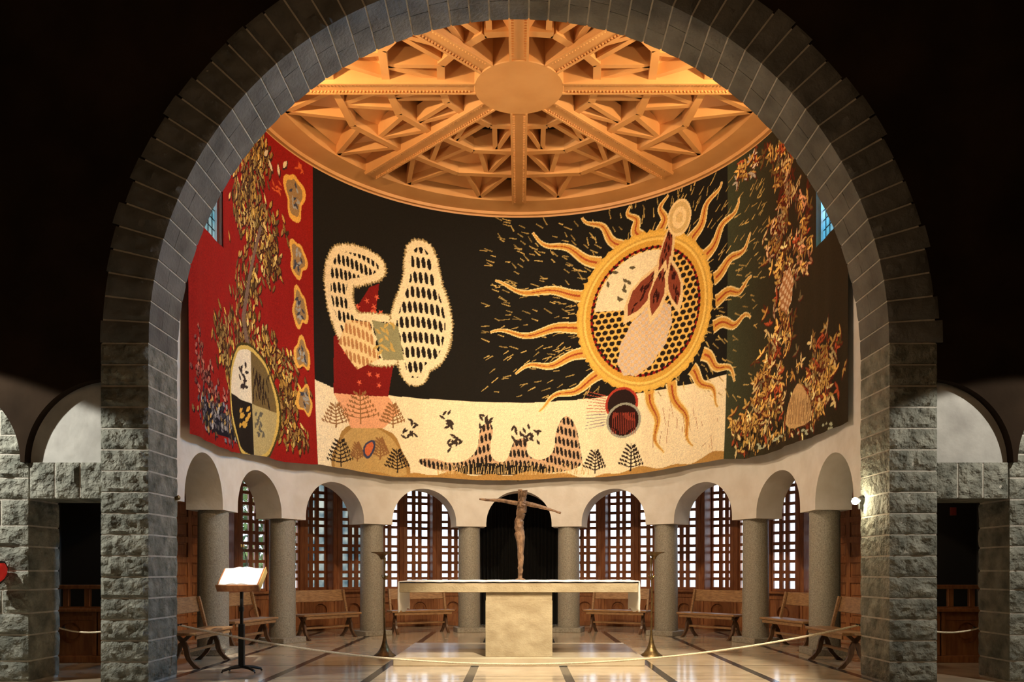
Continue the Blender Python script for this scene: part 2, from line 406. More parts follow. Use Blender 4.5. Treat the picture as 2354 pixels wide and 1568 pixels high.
# dark shell around the ambulatory
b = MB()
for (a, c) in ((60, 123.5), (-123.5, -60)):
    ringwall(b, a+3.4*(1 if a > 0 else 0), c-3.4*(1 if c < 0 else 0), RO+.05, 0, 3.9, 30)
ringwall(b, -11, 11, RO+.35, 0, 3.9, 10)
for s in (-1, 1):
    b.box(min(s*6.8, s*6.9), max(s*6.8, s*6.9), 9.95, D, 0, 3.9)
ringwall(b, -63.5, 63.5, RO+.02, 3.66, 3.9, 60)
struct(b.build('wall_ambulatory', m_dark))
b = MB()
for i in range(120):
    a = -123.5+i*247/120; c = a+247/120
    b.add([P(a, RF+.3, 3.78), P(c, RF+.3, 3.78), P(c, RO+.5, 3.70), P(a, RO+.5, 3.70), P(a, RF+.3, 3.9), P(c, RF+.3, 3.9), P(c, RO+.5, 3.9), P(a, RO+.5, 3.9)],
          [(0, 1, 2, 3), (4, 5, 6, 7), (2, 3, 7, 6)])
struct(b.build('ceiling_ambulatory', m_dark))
# black curtain in the middle bay
b = MB(); n = 160; vs = []; fs = []
for i in range(n+1):
    u = -10+20*i/n; r = RO-.1+.05*math.sin(i*1.05)
    vs += [P(u, r, .02), P(u, r, 3.72)]
for i in range(n): fs.append((2*i, 2*i+2, 2*i+3, 2*i+1))
b.add(vs, fs, smooth=True)
tag(b.build('curtain', m_curtain), 'tall black curtain hanging in the central arch behind the bronze cross', 'curtain')
# exterior seen through the panes
b = MB(); b.box(-40, 40, 5, 60, -.9, -.8); struct(b.build('ground_outside', m_ground))
for (x, y, h, rr, lab) in ((-8.5, 26, 4.6, 1.8, 'green tree outside, seen through the lattice left of the altar'),
                           (-14, 24.5, 5.5, 2.4, 'green tree outside, seen through the lattice beyond the lectern')):
    t = thing('tree', (x, y, -.8), 0, lab, 'tree', 'trees outside the windows')
    tb = MB(); tb.tube([(0, 0, 0), (.05, 0, h*.5), (0, .1, h*.8)], [.2, .15, .08], 8); tb.build('trunk', m_bark, t)
    cb = MB()
    for k in range(900):
        th = rnd.uniform(0, 2*PI); ph = math.acos(rnd.uniform(-1, 1)); q = rr*rnd.uniform(.55, 1)
        c = Vector((q*math.sin(ph)*math.cos(th), q*math.sin(ph)*math.sin(th), h*.75+q*1.1*math.cos(ph)))
        a1 = Vector([rnd.uniform(-1, 1) for _ in range(3)]).normalized()*.16; a2 = a1.cross(Vector([rnd.uniform(-1, 1) for _ in range(3)])).normalized()*.09
        cb.add([c-a1, c+a2, c+a1, c-a2], [(0, 1, 2, 3)])
    cb.build('foliage', m_leaf, t)

# ------------------------------------------------------------------ stone columns
side_names = {0: 'beside the central arch', 1: 'second out from the central arch', 2: 'third out from the central arch', 3: 'nearest the big stone arch'}
col0 = None
for s in (-1, 1):
    for k in range(4):
        u = s*(k+.5)*STEP; p = P(u, 4.76, 0)
        lab = ('left' if s < 0 else 'right')+' grey speckled stone column '+side_names[k]
        if col0 is None:
            t = thing('stone_column', p, -R_(u), lab, 'column', 'round stone columns under the white arcade')
            mb = MB(); mb.lathe([(.235, .10), (.238, .14), (.234, .2), (.233, 1.2), (.229, 2.0), (.227, 2.13), (.232, 2.17), (.226, H)], 40); mb.build('shaft', m_column, t)
            mb = MB(); mb.box(-.30, .30, -.30, .30, 0, .10, bevel=.008); mb.build('plinth', m_column, t)
            col0 = t
        else:
            t = copy_tree(col0); t.location = p; t.rotation_euler = (0, 0, -R_(u)); t['label'] = lab

# ------------------------------------------------------------------ big stone arch and piers
YF, YB, RA, ZC = 9.2, 9.97, 4.21, 3.885
CH = .2417
def block(mb, mapf, a0, a1, b0, b1, c0, c1, na, nb, nc, ampf, amps, seed, gap=.009):
    """rough stone block in a mapped box; a = along course, b = height/angle, c = depth (c0 = front face)"""
    idx = {}; vs = []; fs = []
    j = Vector((seed*3.1, seed*1.7, seed*.9))
    def vert(i, k, l):
        if (i, k, l) in idx: return idx[i, k, l]
        fa, fb, fc = i/na, k/nb, l/nc
        a = a0+(a1-a0)*fa; bb = b0+(b1-b0)*fb; c = c0+(c1-c0)*fc
        ea = min(fa, 1-fa); eb = min(fb, 1-fb)
        base = Vector(mapf(a, bb, c))
        q = base*7+j
        d = Vector((0, 0, 0))
        if l == 0:
            e = min(1, min(ea*na, eb*nb)*.9)
            d += Vector(mapf.front)*((ampf*(.9+1.3*noise.noise(q*1.5)+1.1*noise.noise(q*3.3)))*e)
        if i in (0, na) :
            e = min(1, eb*nb*.9, fc*nc)
            sg = -1 if i == 0 else 1
            v2 = Vector(mapf(a+sg*.01, bb, c))-base
            if v2.length > 0: d += v2.normalized()*max(0, amps*(1+1.6*noise.noise(q*1.3)))*e
        idx[i, k, l] = len(vs); vs.append(base+d); return idx[i, k, l]
    for i in range(na):
        for k in range(nb):
            for l in (0, nc): fs.append((vert(i, k, l), vert(i+1, k, l), vert(i+1, k+1, l), vert(i, k+1, l)))
    for l in range(nc):
        for k in range(nb):
            for i in (0, na): fs.append((vert(i, k, l), vert(i, k+1, l), vert(i, k+1, l+1), vert(i, k, l+1)))
        for i in range(na):
            for k in (0, nb): fs.append((vert(i, k, l), vert(i+1, k, l), vert(i+1, k, l+1), vert(i, k, l+1)))
    mb.add(vs, fs, 0, True)
def mapxz(a, bb, c): return (a, c, bb)
mapxz.front = (0, -1, 0)
def mappol(a, bb, c): return (a*math.cos(bb), c, ZC+a*math.sin(bb))
mappol.front = (0, -1, 0)
seed = 0
G = .010
for s, nm in ((-1, 'wall_front_left'), (1, 'wall_front_right')):
    mb = MB(); mo = MB()
    z = ZC-16*CH
    xa, xb = (s*RA, s*4.757)
    while z < ZC-.01:
        seed += 1
        z1 = z+CH
        split = YF+rnd.uniform(.3, .5)
        x0, x1 = min(xa, xb), max(xa, xb)
        block(mb, mapxz, x0+.003, x1-.003, z+G, z1-G, YF, split-.004, 12, 7, 3, .026, .007, seed)
        block(mb, mapxz, x0+.003, x1-.003, z+G, z1-G, split+.004, YB, 5, 3, 3, .0, .005, seed+.5)
        z = z1
    mo.box(min(xa, xb)+.007, max(xa, xb)-.007, YF+.006, YB-.008, 0, ZC)
    # passage side pier (further out) : coursed stone with varied joints
    z = ZC-16*CH; row = 0; X0 = 5.63
    while z < 3.55:
        hgt = [.24, .30, .25, .27, .22, .28][row % 6]; seed += 1
        x = X0
        while x < 7.9:
            wd = rnd.uniform(.28, .62); x2 = min(x+wd, 8.0)
            a0, a1 = sorted((s*x, s*x2))
            block(mb, mapxz, a0+G, a1-G, z+G, z+hgt-G, YF+.10, YB-.05, 10, 7, 3, .026, .007, seed+x)
            x = x2
        z += hgt; row += 1
    mo.box(min(s*(X0+.016), s*8), max(s*(X0+.016), s*8), YF+.106, YB-.06, 0, 3.55)
    # lintel of upright blocks over the passage
    for k in range(4):
        x0 = X0-.02+.0-k*.29; x1 = x0-.28
        if x1 < 4.74: x1 = 4.757
        if x0 <= 4.8: break
        a0, a1 = sorted((s*x0, s*x1)); seed += 1
        block(mb, mapxz, a0+.005, a1-.005, 2.13, 2.54, YF+.08, YB-.05, 7, 9, 2, .024, .005, seed)
    mo.box(min(s*4.75, s*5.61), max(s*4.75, s*5.61), YF+.086, YB-.06, 2.14, 2.53)
    w = mb.build(nm, m_stone); struct(w); o = mo.build('mortar', m_mortar, w)
# arch ring
mb = MB(); mo = MB(); ms = MB()
NV = 55
for k in range(NV):
    t0 = PI*k/NV; t1 = PI*(k+1)/NV; seed += 1; g = .0024
    out_r = 4.757+rnd.uniform(-.02, .07)
    ysp = YF+(.30 if k % 2 else .46)+rnd.uniform(-.04, .04)
    block(mb, mappol, RA, out_r, t0+g, t1-g, YF, ysp-.005, 12, 5, 3, .024, .003, seed)
    block(mb, mappol, RA, out_r-.03, t0+g, t1-g, ysp+.005, YB, 5, 4, 3, 0, .004, seed+.5)
for k in range(110):
    t0 = PI*k/110; t1 = PI*(k+1)/110
    vs = [mappol(r, t, y) for y in (YF+.006, YB-.008) for r in (RA+.007, 4.74) for t in (t0, t1)]
    mo.add(vs, [(0, 1, 3, 2), (4, 5, 7, 6), (0, 1, 5, 4), (2, 3, 7, 6)], 0, False)
w = mb.build('trim_arch', m_stone_s); w.name = 'trim_%d' % trim_no; trim_no += 1; struct(w); mo.build('mortar', m_mortar, w)

# upper front wall, its shade put into the plaster colour: sheet around the ring and over the side lunettes
b = MB()
def wallpoly(b, outline_fn, y0, y1):
    pass
n = 96
RR = 4.72
# region outside arch ring from x=-8..8, z from ZC to 11 : fan from ring to rectangle
prev = None
ring = []; rect = []
XW, ZW = 8.0, 11.0
for k in range(n+1):
    t = PI*k/n; c, s_ = math.cos(t), math.sin(t)
    tt = min(XW/abs(c) if abs(c) > 1e-6 else 99, (ZW-ZC)/s_ if s_ > 1e-6 else 99)
    ring.append((RR*c, ZC+RR*s_)); rect.append((tt*c, ZC+tt*s_))
for k in range(n):
    for y in (YF+.02, YB):
        b.add([(ring[k][0], y, ring[k][1]), (ring[k+1][0], y, ring[k+1][1]), (rect[k+1][0], y, rect[k+1][1]), (rect[k][0], y, rect[k][1])], [(0, 1, 2, 3)])
# corners of rectangle missed by the fan
for s in (-1, 1):
    for y in (YF+.02, YB): b.box(min(s*7.9, s*8), max(s*7.9, s*8), y, y+.01, ZC, ZW)
# lower part beside the ring: dark sheet standing in for arch-shaped shade, two small arches cut out
RS, XS, ZS = .945, 4.69, 2.54
for s in (-1, 1):
    m_ = 24
    # right-hand (inner) lunette edge from x=4.69+.945 down to spring
    for k in range(m_):
        for (cx, sg) in ((XS, 1), (XS+2*RS+.05, -1)):
            t0 = PI/2*k/m_; t1 = PI/2*(k+1)/m_
            xa, za = cx+sg*RS*math.cos(t0), ZS+RS*math.sin(t0); xb, zb = cx+sg*RS*math.cos(t1), ZS+RS*math.sin(t1)
            for y in (YF+.02, ):
                b.add([(s*xa, y, za), (s*xb, y, zb), (s*xb, y, ZC), (s*xa, y, ZC)], [(0, 1, 2, 3)])
                b.add([(s*xa, y, za), (s*xb, y, zb), (s*xb, y+.16, zb), (s*xa, y+.16, za)], [(0, 1, 2, 3)])
    xa, xb = XS+RS, XS+RS+.05
    b.box(min(s*xa, s*xb), max(s*xa, s*xb), YF+.02, YF+.06, ZS, ZC)
    b.box(min(s*(XS+2*RS+.05), s*8), max(s*(XS+2*RS+.05), s*8), YF+.02, YF+.1, ZS+RS, ZC)
    # small ledge closing the step between the two sheets
    b.box(min(s*4.7, s*8), max(s*4.7, s*8), YB-.03, YB, 2.5, ZC)
struct(b.build('wall_upper', m_shadewall))
# lunette plaster
for s in (-1, 1):
    b = MB(); b.box(min(s*4.7, s*5.66), max(s*4.7, s*5.66), YF+.14, YF+.3, 2.5, 3.55)
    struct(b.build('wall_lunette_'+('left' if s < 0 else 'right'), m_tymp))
# nave shell
b = MB(); b.box(-8.1, -8, -5, 9.3, -.5, 11); struct(b.build('wall_left', m_shadewall))
b = MB(); b.box(8, 8.1, -5, 9.3, -.5, 11); struct(b.build('wall_right', m_shadewall))
b = MB(); b.box(-8, 8, -5.1, -5, -.5, 11); struct(b.build('wall_back', m_shadewall))
b = MB(); b.box(-8.1, 8.1, -5.1, 10.0, 11, 11.1); struct(b.build('ceiling_nave', m_shadewall))

# ------------------------------------------------------------------ coffered wooden ceiling
ZR = EYE+7.49
b = MB(); n = 128
def ringband(b, r0, z0, r1, z1, mi=0, n=128, smooth=True):
    vs = []; fs = []
    for k in range(n):
        t = 2*PI*k/n
        vs += [(r0*math.cos(t), D+r0*math.sin(t), z0), (r1*math.cos(t), D+r1*math.sin(t), z1)]
    for k in range(n):
        k2 = (k+1) % n; fs.append((2*k, 2*k2, 2*k2+1, 2*k+1))
    b.add(vs, fs, mi, smooth)
ceil_deck = MB()
ceil_deck.lathe([(.001, .95), (4.75, .95), (4.75, 1.02), (.001, 1.02)], 64, c=(0, D, ZR), smooth=False)
# slab closing the straight part towards the big arch
for s in (-1, 1):
    ceil_deck.box(min(s*4.5, s*5.1), max(s*4.5, s*5.1), 9.9, 17.3, ZR+.9, ZR+1.02)
ceil_deck.box(-5.1, 5.1, 7.6, 12, ZR+.96, ZR+1.03) if False else None
CEIL = ceil_deck.build('ceiling', m_wood2); struct(CEIL)
b = MB()
ringband(b, 4.52, .10+ZR, 4.52, ZR-.10); ringband(b, 4.52, ZR-.10, 4.46, ZR-.10); ringband(b, 4.46, ZR-.10, 4.44, ZR-.02)
ringband(b, 4.44, ZR-.02, 4.38, ZR-.02); ringband(b, 4.38, ZR-.02, 4.36, ZR+.03); ringband(b, 4.36, ZR+.03, 3.95, ZR+.07)
ringband(b, 3.95, ZR+.07, 3.95, ZR+.5); ringband(b, 3.95, ZR+.5, 4.52, ZR+.9)
b.build('ring_cornice', m_wood, CEIL)
ZH = EYE+7.51
b = MB(); b.lathe([(.001, -.01), (.69, -.01), (.70, 0), (.70, .9), (.001, .92)], 64, c=(0, D, ZH)); b.build('hub', m_wood, CEIL)
ZB = EYE+7.52
def pol(r, a): return (r*math.cos(a), D+r*math.sin(a))
for k in range(8):
    a = k*PI/4
    b = MB(); b.beam(pol(.66, a), pol(4.0, a), .29, ZB, ZB+.75)
    # raised rim and dentil rows under the beam
    d = Vector((math.cos(a), math.sin(a), 0)); q = Vector((-math.sin(a), math.cos(a), 0))
    for sg in (-1, 1):
        o0 = q*(sg*.125)
        p0 = Vector((*pol(.68, a), 0))+o0; p1 = Vector((*pol(3.98, a), 0))+o0
        b.beam(p0, p1, .035, ZB-.025, ZB)
        for i in range(58):
            r = .78+i*.055; c = Vector((*pol(r, a), 0))+q*(sg*.09)
            b.beam(c-d*.012, c+d*.012, .035, ZB-.02, ZB)
    b.build('spoke_beam', m_wood, CEIL)
RK = [1.27, 2.16, 3.06, 3.95]
for si in range(8):
    a0 = si*PI/4; am = a0+PI/8
    rb = MB(); zb = MB(); bd = MB()
    for k, r in enumerate(RK[:3]):
        for h0, h1 in ((a0, am), (am, a0+PI/4)):
            r0 = r*(1.0 if h0 == am else .955); r1 = r*(1.0 if h1 == am else .955)
            rb.beam(pol(r0, h0), pol(r1, h1), .12, ZB+.04, ZB+.42)
    rb.build('ring_beam', m_wood, CEIL)
    for k in range(4):
        ri = ([.70]+RK)[k]; ro = RK[k]
        fr = (.0, .5, 1) if k else (0.5,)
        def pt(r, f):
            rr = r*(.955+.045*(1-abs(2*f-1))) if r > .8 and r < 3.9 else r
            return pol(rr, a0+f*PI/4)
        if k:
            tips = (.26, .74)
            for ti in tips:
                for f in ((ti-.17), (ti+.17)):
                    zb.beam(pt(ri, f), pt(ro, ti), .085, ZB+.07, ZB+.34)
                # slanted cheek boards closing the triangle from above, leaving a small well
                A = pt(ri, ti-.17); B = pt(ri, ti+.17); C = pt(ro, ti)
                g = ((A[0]+B[0]+C[0])/3, (A[1]+B[1]+C[1])/3)
                for (p, q_) in ((A, B), (B, C), (C, A)):
                    m1 = (p[0]+(g[0]-p[0])*.62, p[1]+(g[1]-p[1])*.62); m2 = (q_[0]+(g[0]-q_[0])*.62, q_[1]+(g[1]-q_[1])*.62)
                    bd.add([(p[0], p[1], ZB+.16), (q_[0], q_[1], ZB+.16), (m2[0], m2[1], ZB+.36), (m1[0], m1[1], ZB+.36)], [(0, 1, 2, 3)])
            # big triangle between the two tips: sloping board going up to the deck
            A = pt(ri, tips[0]+.17); B = pt(ri, tips[1]-.17); C = pt(ro, tips[0]); E = pt(ro, tips[1])
            if k != 1: bd.add([(A[0]*.7+C[0]*.3, A[1]*.7+C[1]*.3, ZB+.48), (B[0]*.7+E[0]*.3, B[1]*.7+E[1]*.3, ZB+.48), (E[0], E[1], ZB+.22), (C[0], C[1], ZB+.22)], [(0, 1, 2, 3)])
            for (fa, fb) in (((0, tips[0]), (tips[1], 1)) if k == 3 and si in (0, 3, 4, 7) else ()):
                A = pt(ri, fa+(.02 if fa == 0 else .17)); B = pt(ri, fb-(.17 if fa == 0 else .02)); C = pt(ro, fa if fa else .02); E = pt(ro, fb if fb < 1 else .98)
                bd.add([(A[0], A[1], ZB+.60), (B[0], B[1], ZB+.60), (E[0], E[1], ZB+.26), (C[0], C[1], ZB+.26)], [(0, 1, 2, 3)])
    zb.build('zigzag_brace', m_wood, CEIL); bd.build('coffer_board', m_wood, CEIL)

# ------------------------------------------------------------------ tapestry (generic stand-in in the same colours)
RT = 4.41
def px2uz(px, py):
    dx = (px-CX)/F; dz = -(py-CY)/F
    a = dx*dx+1; bq = -2*D; c = D*D-RT*RT; disc = bq*bq-4*a*c
    y = (-bq+math.sqrt(disc))/(2*a) if disc > 0 else 0
    if y < D: y = RT/max(abs(dx), 1e-6); return (math.copysign(PI/2*RT+(D-y), dx), EYE+dz*y)
    return (math.atan2(dx*y, y-D)*RT, EYE+dz*y)
UL = px2uz(430, 700)[0]; UR = px2uz(1947, 700)[0]; U1 = px2uz(719, 740)[0]; U2 = px2uz(1673, 760)[0]
STEPT = .0135; TOP = 8.72
nu = int((UR-UL)/STEPT); nz = int((TOP-2.8)/STEPT)
US = np.linspace(UL, UR, nu+1); ZS_ = np.linspace(2.8, TOP, nz+1)
IMG = np.zeros((nz+1, nu+1, 3), np.float32)
def C8(*c): return np.array(c, np.float32)/255
UU, ZZ = np.meshgrid(US, ZS_)
def curve(pts):
    q = sorted(px2uz(*p) for p in pts); return np.interp(US, [a for a, _ in q], [z for _, z in q])
def fill(poly, col, conv=True, alpha=1):
    q = [px2uz(*p) for p in poly] if conv else poly
    xs = [p[0] for p in q]; zs = [p[1] for p in q]
    i0 = max(0, np.searchsorted(US, min(xs))-1); i1 = min(nu+1, np.searchsorted(US, max(xs))+1)
    k0 = max(0, np.searchsorted(ZS_, min(zs))-1); k1 = min(nz+1, np.searchsorted(ZS_, max(zs))+1)
    if i1 <= i0 or k1 <= k0: return None
    X = UU[k0:k1, i0:i1]; Z = ZZ[k0:k1, i0:i1]; m = np.zeros(X.shape, bool)
    for (xa, za), (xb, zb) in zip(q, q[1:]+q[:1]):
        if za == zb: continue
        c = ((za > Z) != (zb > Z)) & (X < (xb-xa)*(Z-za)/(zb-za)+xa); m ^= c
    if callable(col): sub = IMG[k0:k1, i0:i1]; sub[m] = col(X[m], Z[m])
    else: IMG[k0:k1, i0:i1][m] = np.array(col)*alpha+IMG[k0:k1, i0:i1][m]*(1-alpha)
    return m
def ell(c, ra, rz, rot=0, n=20, fn=None):
    o = []
    for k in range(n):
        t = 2*PI*k/n; g = fn(t) if fn else 1
        x, z = ra*g*math.cos(t), rz*g*math.sin(t); o.append((c[0]+x*math.cos(rot)-z*math.sin(rot), c[1]+x*math.sin(rot)+z*math.cos(rot)))
    return o
def leaf(c, ln, wd, rot, col, line=None):
    q = [(ln*t, wd*math.sin(PI*(t+.5)**.9)) for t in (-.5, -.3, -.05, .2, .5)]
    pl = q+[(x, -y) for x, y in q[::-1]]
    f = [(c[0]+x*math.cos(rot)-y*math.sin(rot), c[1]+x*math.sin(rot)+y*math.cos(rot)) for x, y in pl]
    if line is not None:
        g = [(c[0]+1.35*(x-c[0])+.01, c[1]+1.35*(z-c[1])-.012) for x, z in f]; fill(g, line, False)
    fill(f, col, False)
def stroke(pts, w0, w1, col, conv=True):
    q = [px2uz(*p) for p in pts] if conv else pts
    L_, R2 = [], []
    for i, p in enumerate(q):
        a = q[max(0, i-1)]; b_ = q[min(len(q)-1, i+1)]; dx, dz = b_[0]-a[0], b_[1]-a[1]; l = math.hypot(dx, dz) or 1
        w = w0+(w1-w0)*i/(len(q)-1); L_.append((p[0]-dz/l*w/2, p[1]+dx/l*w/2)); R2.append((p[0]+dz/l*w/2, p[1]-dx/l*w/2))
    fill(L_+R2[::-1], col, False)
RED, BLK, CRM = C8(142, 30, 25), C8(30, 28, 25), C8(236, 220, 184)
GRN, GLD, OCH = C8(62, 66, 48), C8(222, 172, 74), C8(176, 136, 76)
i1, i2 = np.searchsorted(US, U1), np.searchsorted(US, U2)
IMG[:, :i1] = RED; IMG[:, i1:i2] = BLK; IMG[:, i2:] = GRN
# green panel gets browner towards its outer edge
tq = np.clip((US[i2:]-US[i2])/1.6, 0, 1)[None, :, None]; IMG[:, i2:] = GRN*(1-tq)+C8(50, 42, 30)*tq
# cream lower band
top = curve([(718, 873), (760, 892), (850, 906), (950, 915), (1100, 925), (1230, 926), (1380, 914), (1530, 896), (1676, 860)])
m = (ZZ < top[None, :]); m[:, :i1] = False; m[:, i2:] = False; IMG[m] = CRM
# ochre strip along the foot
ft = curve([(718, 1072), (800, 1085), (940, 1080), (1000, 1088), (1150, 1082), (1300, 1086), (1420, 1084), (1560, 1060), (1676, 1032)])
wob = .05*np.sin(US*3.1)+.03*np.sin(US*7.7)
m = (ZZ < (ft+wob)[None, :]-.06); m[:, :i1] = False; m[:, i2:] = False; IMG[m] = OCH
# ochre mound with small bushes
fill(ell(px2uz(842, 1090), .92, 1.02, 0, 40, lambda t: 1+.03*math.sin(9*t)), OCH*.92, False)
fill(ell(px2uz(842, 1094), .86, .98, 0, 40), C8(190, 158, 100), False)
# salmon column rising from the mound into the dark field
def hatch(c1, c2, f=34):
    return lambda X, Z: np.where((np.sin(X*f+np.sin(Z*9)*1.2)*np.sin(Z*f*1.3) > .15)[:, None], c1, c2)
fill([(762, 905), (890, 912), (915, 950), (880, 985), (800, 985)], C8(226, 166, 126))
fill([(765, 775), (800, 740), (850, 660), (872, 652), (862, 740), (905, 830), (890, 912), (762, 905)], C8(120, 28, 26))
for k in range(26):
    p = px2uz(rnd.uniform(770, 890), rnd.uniform(680, 905))
    fill(ell(p, .07, .07, rnd.random(), 10, lambda t: 1 if int(round(t/(2*PI)*10)) % 2 else .35), C8(214, 96, 70), False)
# two pale haloed scalloped plumes (abstract)
def halo(poly, grow, seed):
    q = [px2uz(*p) for p in poly]; cx = sum(p[0] for p in q)/len(q); cz = sum(p[1] for p in q)/len(q); r2 = random.Random(seed)
    o = []
    N = len(q)
    for i in range(N):
        a, b_ = q[i], q[(i+1) % N]; dx, dz = b_[0]-a[0], b_[1]-a[1]; l = math.hypot(dx, dz); kk = max(2, int(l/.018))
        for j in range(kk):
            f = j/kk; g = grow+(r2.uniform(.0, .035) if j % 2 else r2.uniform(-.03, 0))
            o.append((a[0]+dx*f+dz/l*g*SG, a[1]+dz*f-dx/l*g*SG))
    return o
def smooth(poly, n=3):
    for _ in range(n):
        o = []
        for a, b_ in zip(poly, poly[1:]+poly[:1]): o += [(a[0]*.75+b_[0]*.25, a[1]*.75+b_[1]*.25), (a[0]*.25+b_[0]*.75, a[1]*.25+b_[1]*.75)]
        poly = o
    return poly
SG = 1
plumeR = smooth([(945, 568), (985, 568), (998, 650), (1018, 700), (1026, 760), (1008, 825), (972, 840), (965, 872), (935, 868), (925, 800), (905, 760), (925, 690), (945, 640)])
plumeL = smooth([(765, 588), (800, 575), (870, 600), (872, 628), (820, 640), (798, 640), (795, 690), (815, 740), (860, 735), (925, 750), (925, 820), (870, 828), (800, 800), (770, 730), (756, 660)])
def scales(c1, c2, u0, z0, f=1.0):
    def fn(X, Z):
        w = Z-z0-.16*np.cos((X-u0)*2.0)+.018*np.abs(np.sin((X-u0)*17/f))
        row = np.floor(w/(.235*f)); zf = w/(.235*f)-row
        xf = np.mod((X-u0)/(.092*f)+.5*np.mod(row, 2)+.25*zf, 1)-.5
        dark = (np.abs(xf) < .36*np.sqrt(np.clip(1-((zf-.36)/.40)**2, 0, 1)))
        return np.where(dark[:, None], c1, c2)
    return fn
H1, H2 = C8(232, 214, 176), C8(32, 28, 24)
for pl in (plumeL, plumeR):
    q = [px2uz(*p) for p in pl]; area = sum(a[0]*b_[1]-b_[0]*a[1] for a, b_ in zip(q, q[1:]+q[:1])); SG = 1 if area > 0 else -1
    fill(halo(pl, .17, 3), C8(150, 132, 92), False); fill(halo(pl, .14, 4), H1, False)
c0 = px2uz(800, 600)
fill(plumeL, scales(H2, H1, *c0, 1.15)); fill(plumeR, scales(H2, H1, *px2uz(975, 600), 1.3))
fill([(795, 735), (850, 740), (872, 825), (820, 850), (795, 820), (775, 790)], scales(C8(176, 128, 84), C8(226, 200, 150), *c0, 1.1))
fill([(855, 735), (915, 750), (928, 828), (880, 828)], C8(140, 138, 104))
for k in range(14): leaf(px2uz(rnd.uniform(865, 915), rnd.uniform(745, 820)), .16, .03, rnd.uniform(0, 3), C8(190, 160, 90))
# scattered gold sparks on the dark field and beyond
for k in range(820):
    x, y = rnd.uniform(1090, 1760), rnd.uniform(400, 915)
    if y < 500-abs(x-1193)*.0 and x < 1400 and y < 505: continue
    if x > 1676 and y > 640 and rnd.random() < .4: continue
    if rnd.random() > min(1, (x-1080)/90): continue
    c = px2uz(x, y); a = math.atan2(c[1]-px2uz(1487, 715)[1], c[0]-px2uz(1487, 715)[0])+rnd.uniform(-.5, .5)
    l = rnd.uniform(.05, .10); d = (math.cos(a)*l, math.sin(a)*l)
    stroke([(c[0]-d[0], c[1]-d[1]), c, (c[0]+d[0], c[1]+d[1])], .024, .012, C8(190, 162, 96)*rnd.uniform(.75, 1.1), False)
# large gold disc with wavy tongues
SC = px2uz(1487, 717); SRX, SRZ = 1.47, 1.56
rays = [(1380, 605, 1222, 540), (1352, 678, 1137, 655), (1340, 750, 1127, 770), (1352, 810, 1184, 856), (1385, 860, 1235, 938), (1440, 575, 1342, 495),
        (1470, 545, 1446, 475), (1520, 545, 1527, 450), (1585, 560, 1655, 415), (1620, 590, 1700, 455), (1640, 640, 1728, 542), (1645, 690, 1728, 645),
        (1640, 750, 1726, 730), (1615, 815, 1695, 868), (1590, 850, 1662, 928), (1545, 880, 1600, 1026), (1497, 900, 1527, 1045)]
for i, (xa, ya, xb, yb) in enumerate(rays):
    A, B = px2uz(xa, ya), px2uz(xb, yb); dx, dz = B[0]-A[0], B[1]-A[1]; l = math.hypot(dx, dz); nn = 22; pts = []
    for j in range(nn+1):
        f = j/nn; w = .09*math.sin(f*PI*3.2+i)*(.3+f*.7)
        pts.append((A[0]+dx*f-dz/l*w, A[1]+dz*f+dx/l*w))
    stroke(pts, .27, .05, C8(232, 210, 152), False); stroke(pts, .21, .02, C8(206, 156, 74), False)
    stroke(pts[1:19], .045, .012, C8(160, 74, 40), False)
def fringe(t): return 1+.012*math.sin(t*67)+.012*math.sin(t*91)
for (g, c_) in ((1.03, C8(212, 168, 76)), (1.0, C8(224, 180, 84)), (.955, C8(200, 158, 74)), (.93, C8(236, 196, 104)), (.90, C8(204, 156, 66)), (.83, C8(140, 24, 24))):
    fill(ell(SC, SRX*g, SRZ*g, 0, 140, fringe if g > 1.02 else None), c_, False)
fill(ell(SC, SRX*.80, SRZ*.80, 0, 90), lambda X, Z: np.where(((np.mod((X-SC[0])/.15+.5*np.mod(np.floor((Z-SC[1])/.12), 2), 1)-.5)**2/.16+(np.mod((Z-SC[1])/.12, 1)-.5)**2/.17 < 1)[:, None], C8(36, 28, 22), C8(222, 178, 92)), False)
for k in range(60):
    t = 2*PI*k/60; fill(ell((SC[0]+SRX*.815*math.cos(t), SC[1]+SRZ*.815*math.sin(t)), .035, .035, 0, 8), C8(40, 22, 20), False)
# pale upper-left segment with small flecks
seg = [(SC[0]+SRX*.78*math.cos(t), SC[1]+SRZ*.78*math.sin(t)) for t in np.linspace(R_(62), R_(172), 30)]
seg = seg+[(SC[0]-.35, SC[1]+.10), (SC[0]+.25, SC[1]+.5)]
fill(seg, C8(226, 212, 176), False)
for k in range(11): leaf((SC[0]-rnd.uniform(.15, .85), SC[1]+rnd.uniform(.35, .95)), .15, .035, rnd.uniform(0, 3), C8(88, 80, 58))
# mottled pale oval and dark red leaf fan, abstract
fill(ell((SC[0]-.02, SC[1]-.55), .46, .80, -.62, 50, lambda t: 1+.03*math.sin(11*t)), lambda X, Z: np.where((np.sin(X*42)*np.sin(Z*47+X*9) > 0)[:, None], C8(212, 178, 132), C8(196, 180, 166)), False)
for (ox, oz, ln, wd, rt) in ((.42, 1.0, 1.35, .13, 1.35), (-.12, .38, 1.0, .20, .95), (.62, .42, .9, .14, 1.75), (.25, .35, .95, .16, 1.3)):
    leaf((SC[0]+ox, SC[1]+oz), ln, wd, rt, C8(126, 62, 44), C8(218, 190, 140))
    for j in range(14):
        f = rnd.uniform(-.4, .4); leaf((SC[0]+ox+ln*f*math.cos(rt)+rnd.uniform(-wd, wd)*.4, SC[1]+oz+ln*f*math.sin(rt)), .14, .02, rt+rnd.uniform(-.3, .3), C8(50, 20, 18))
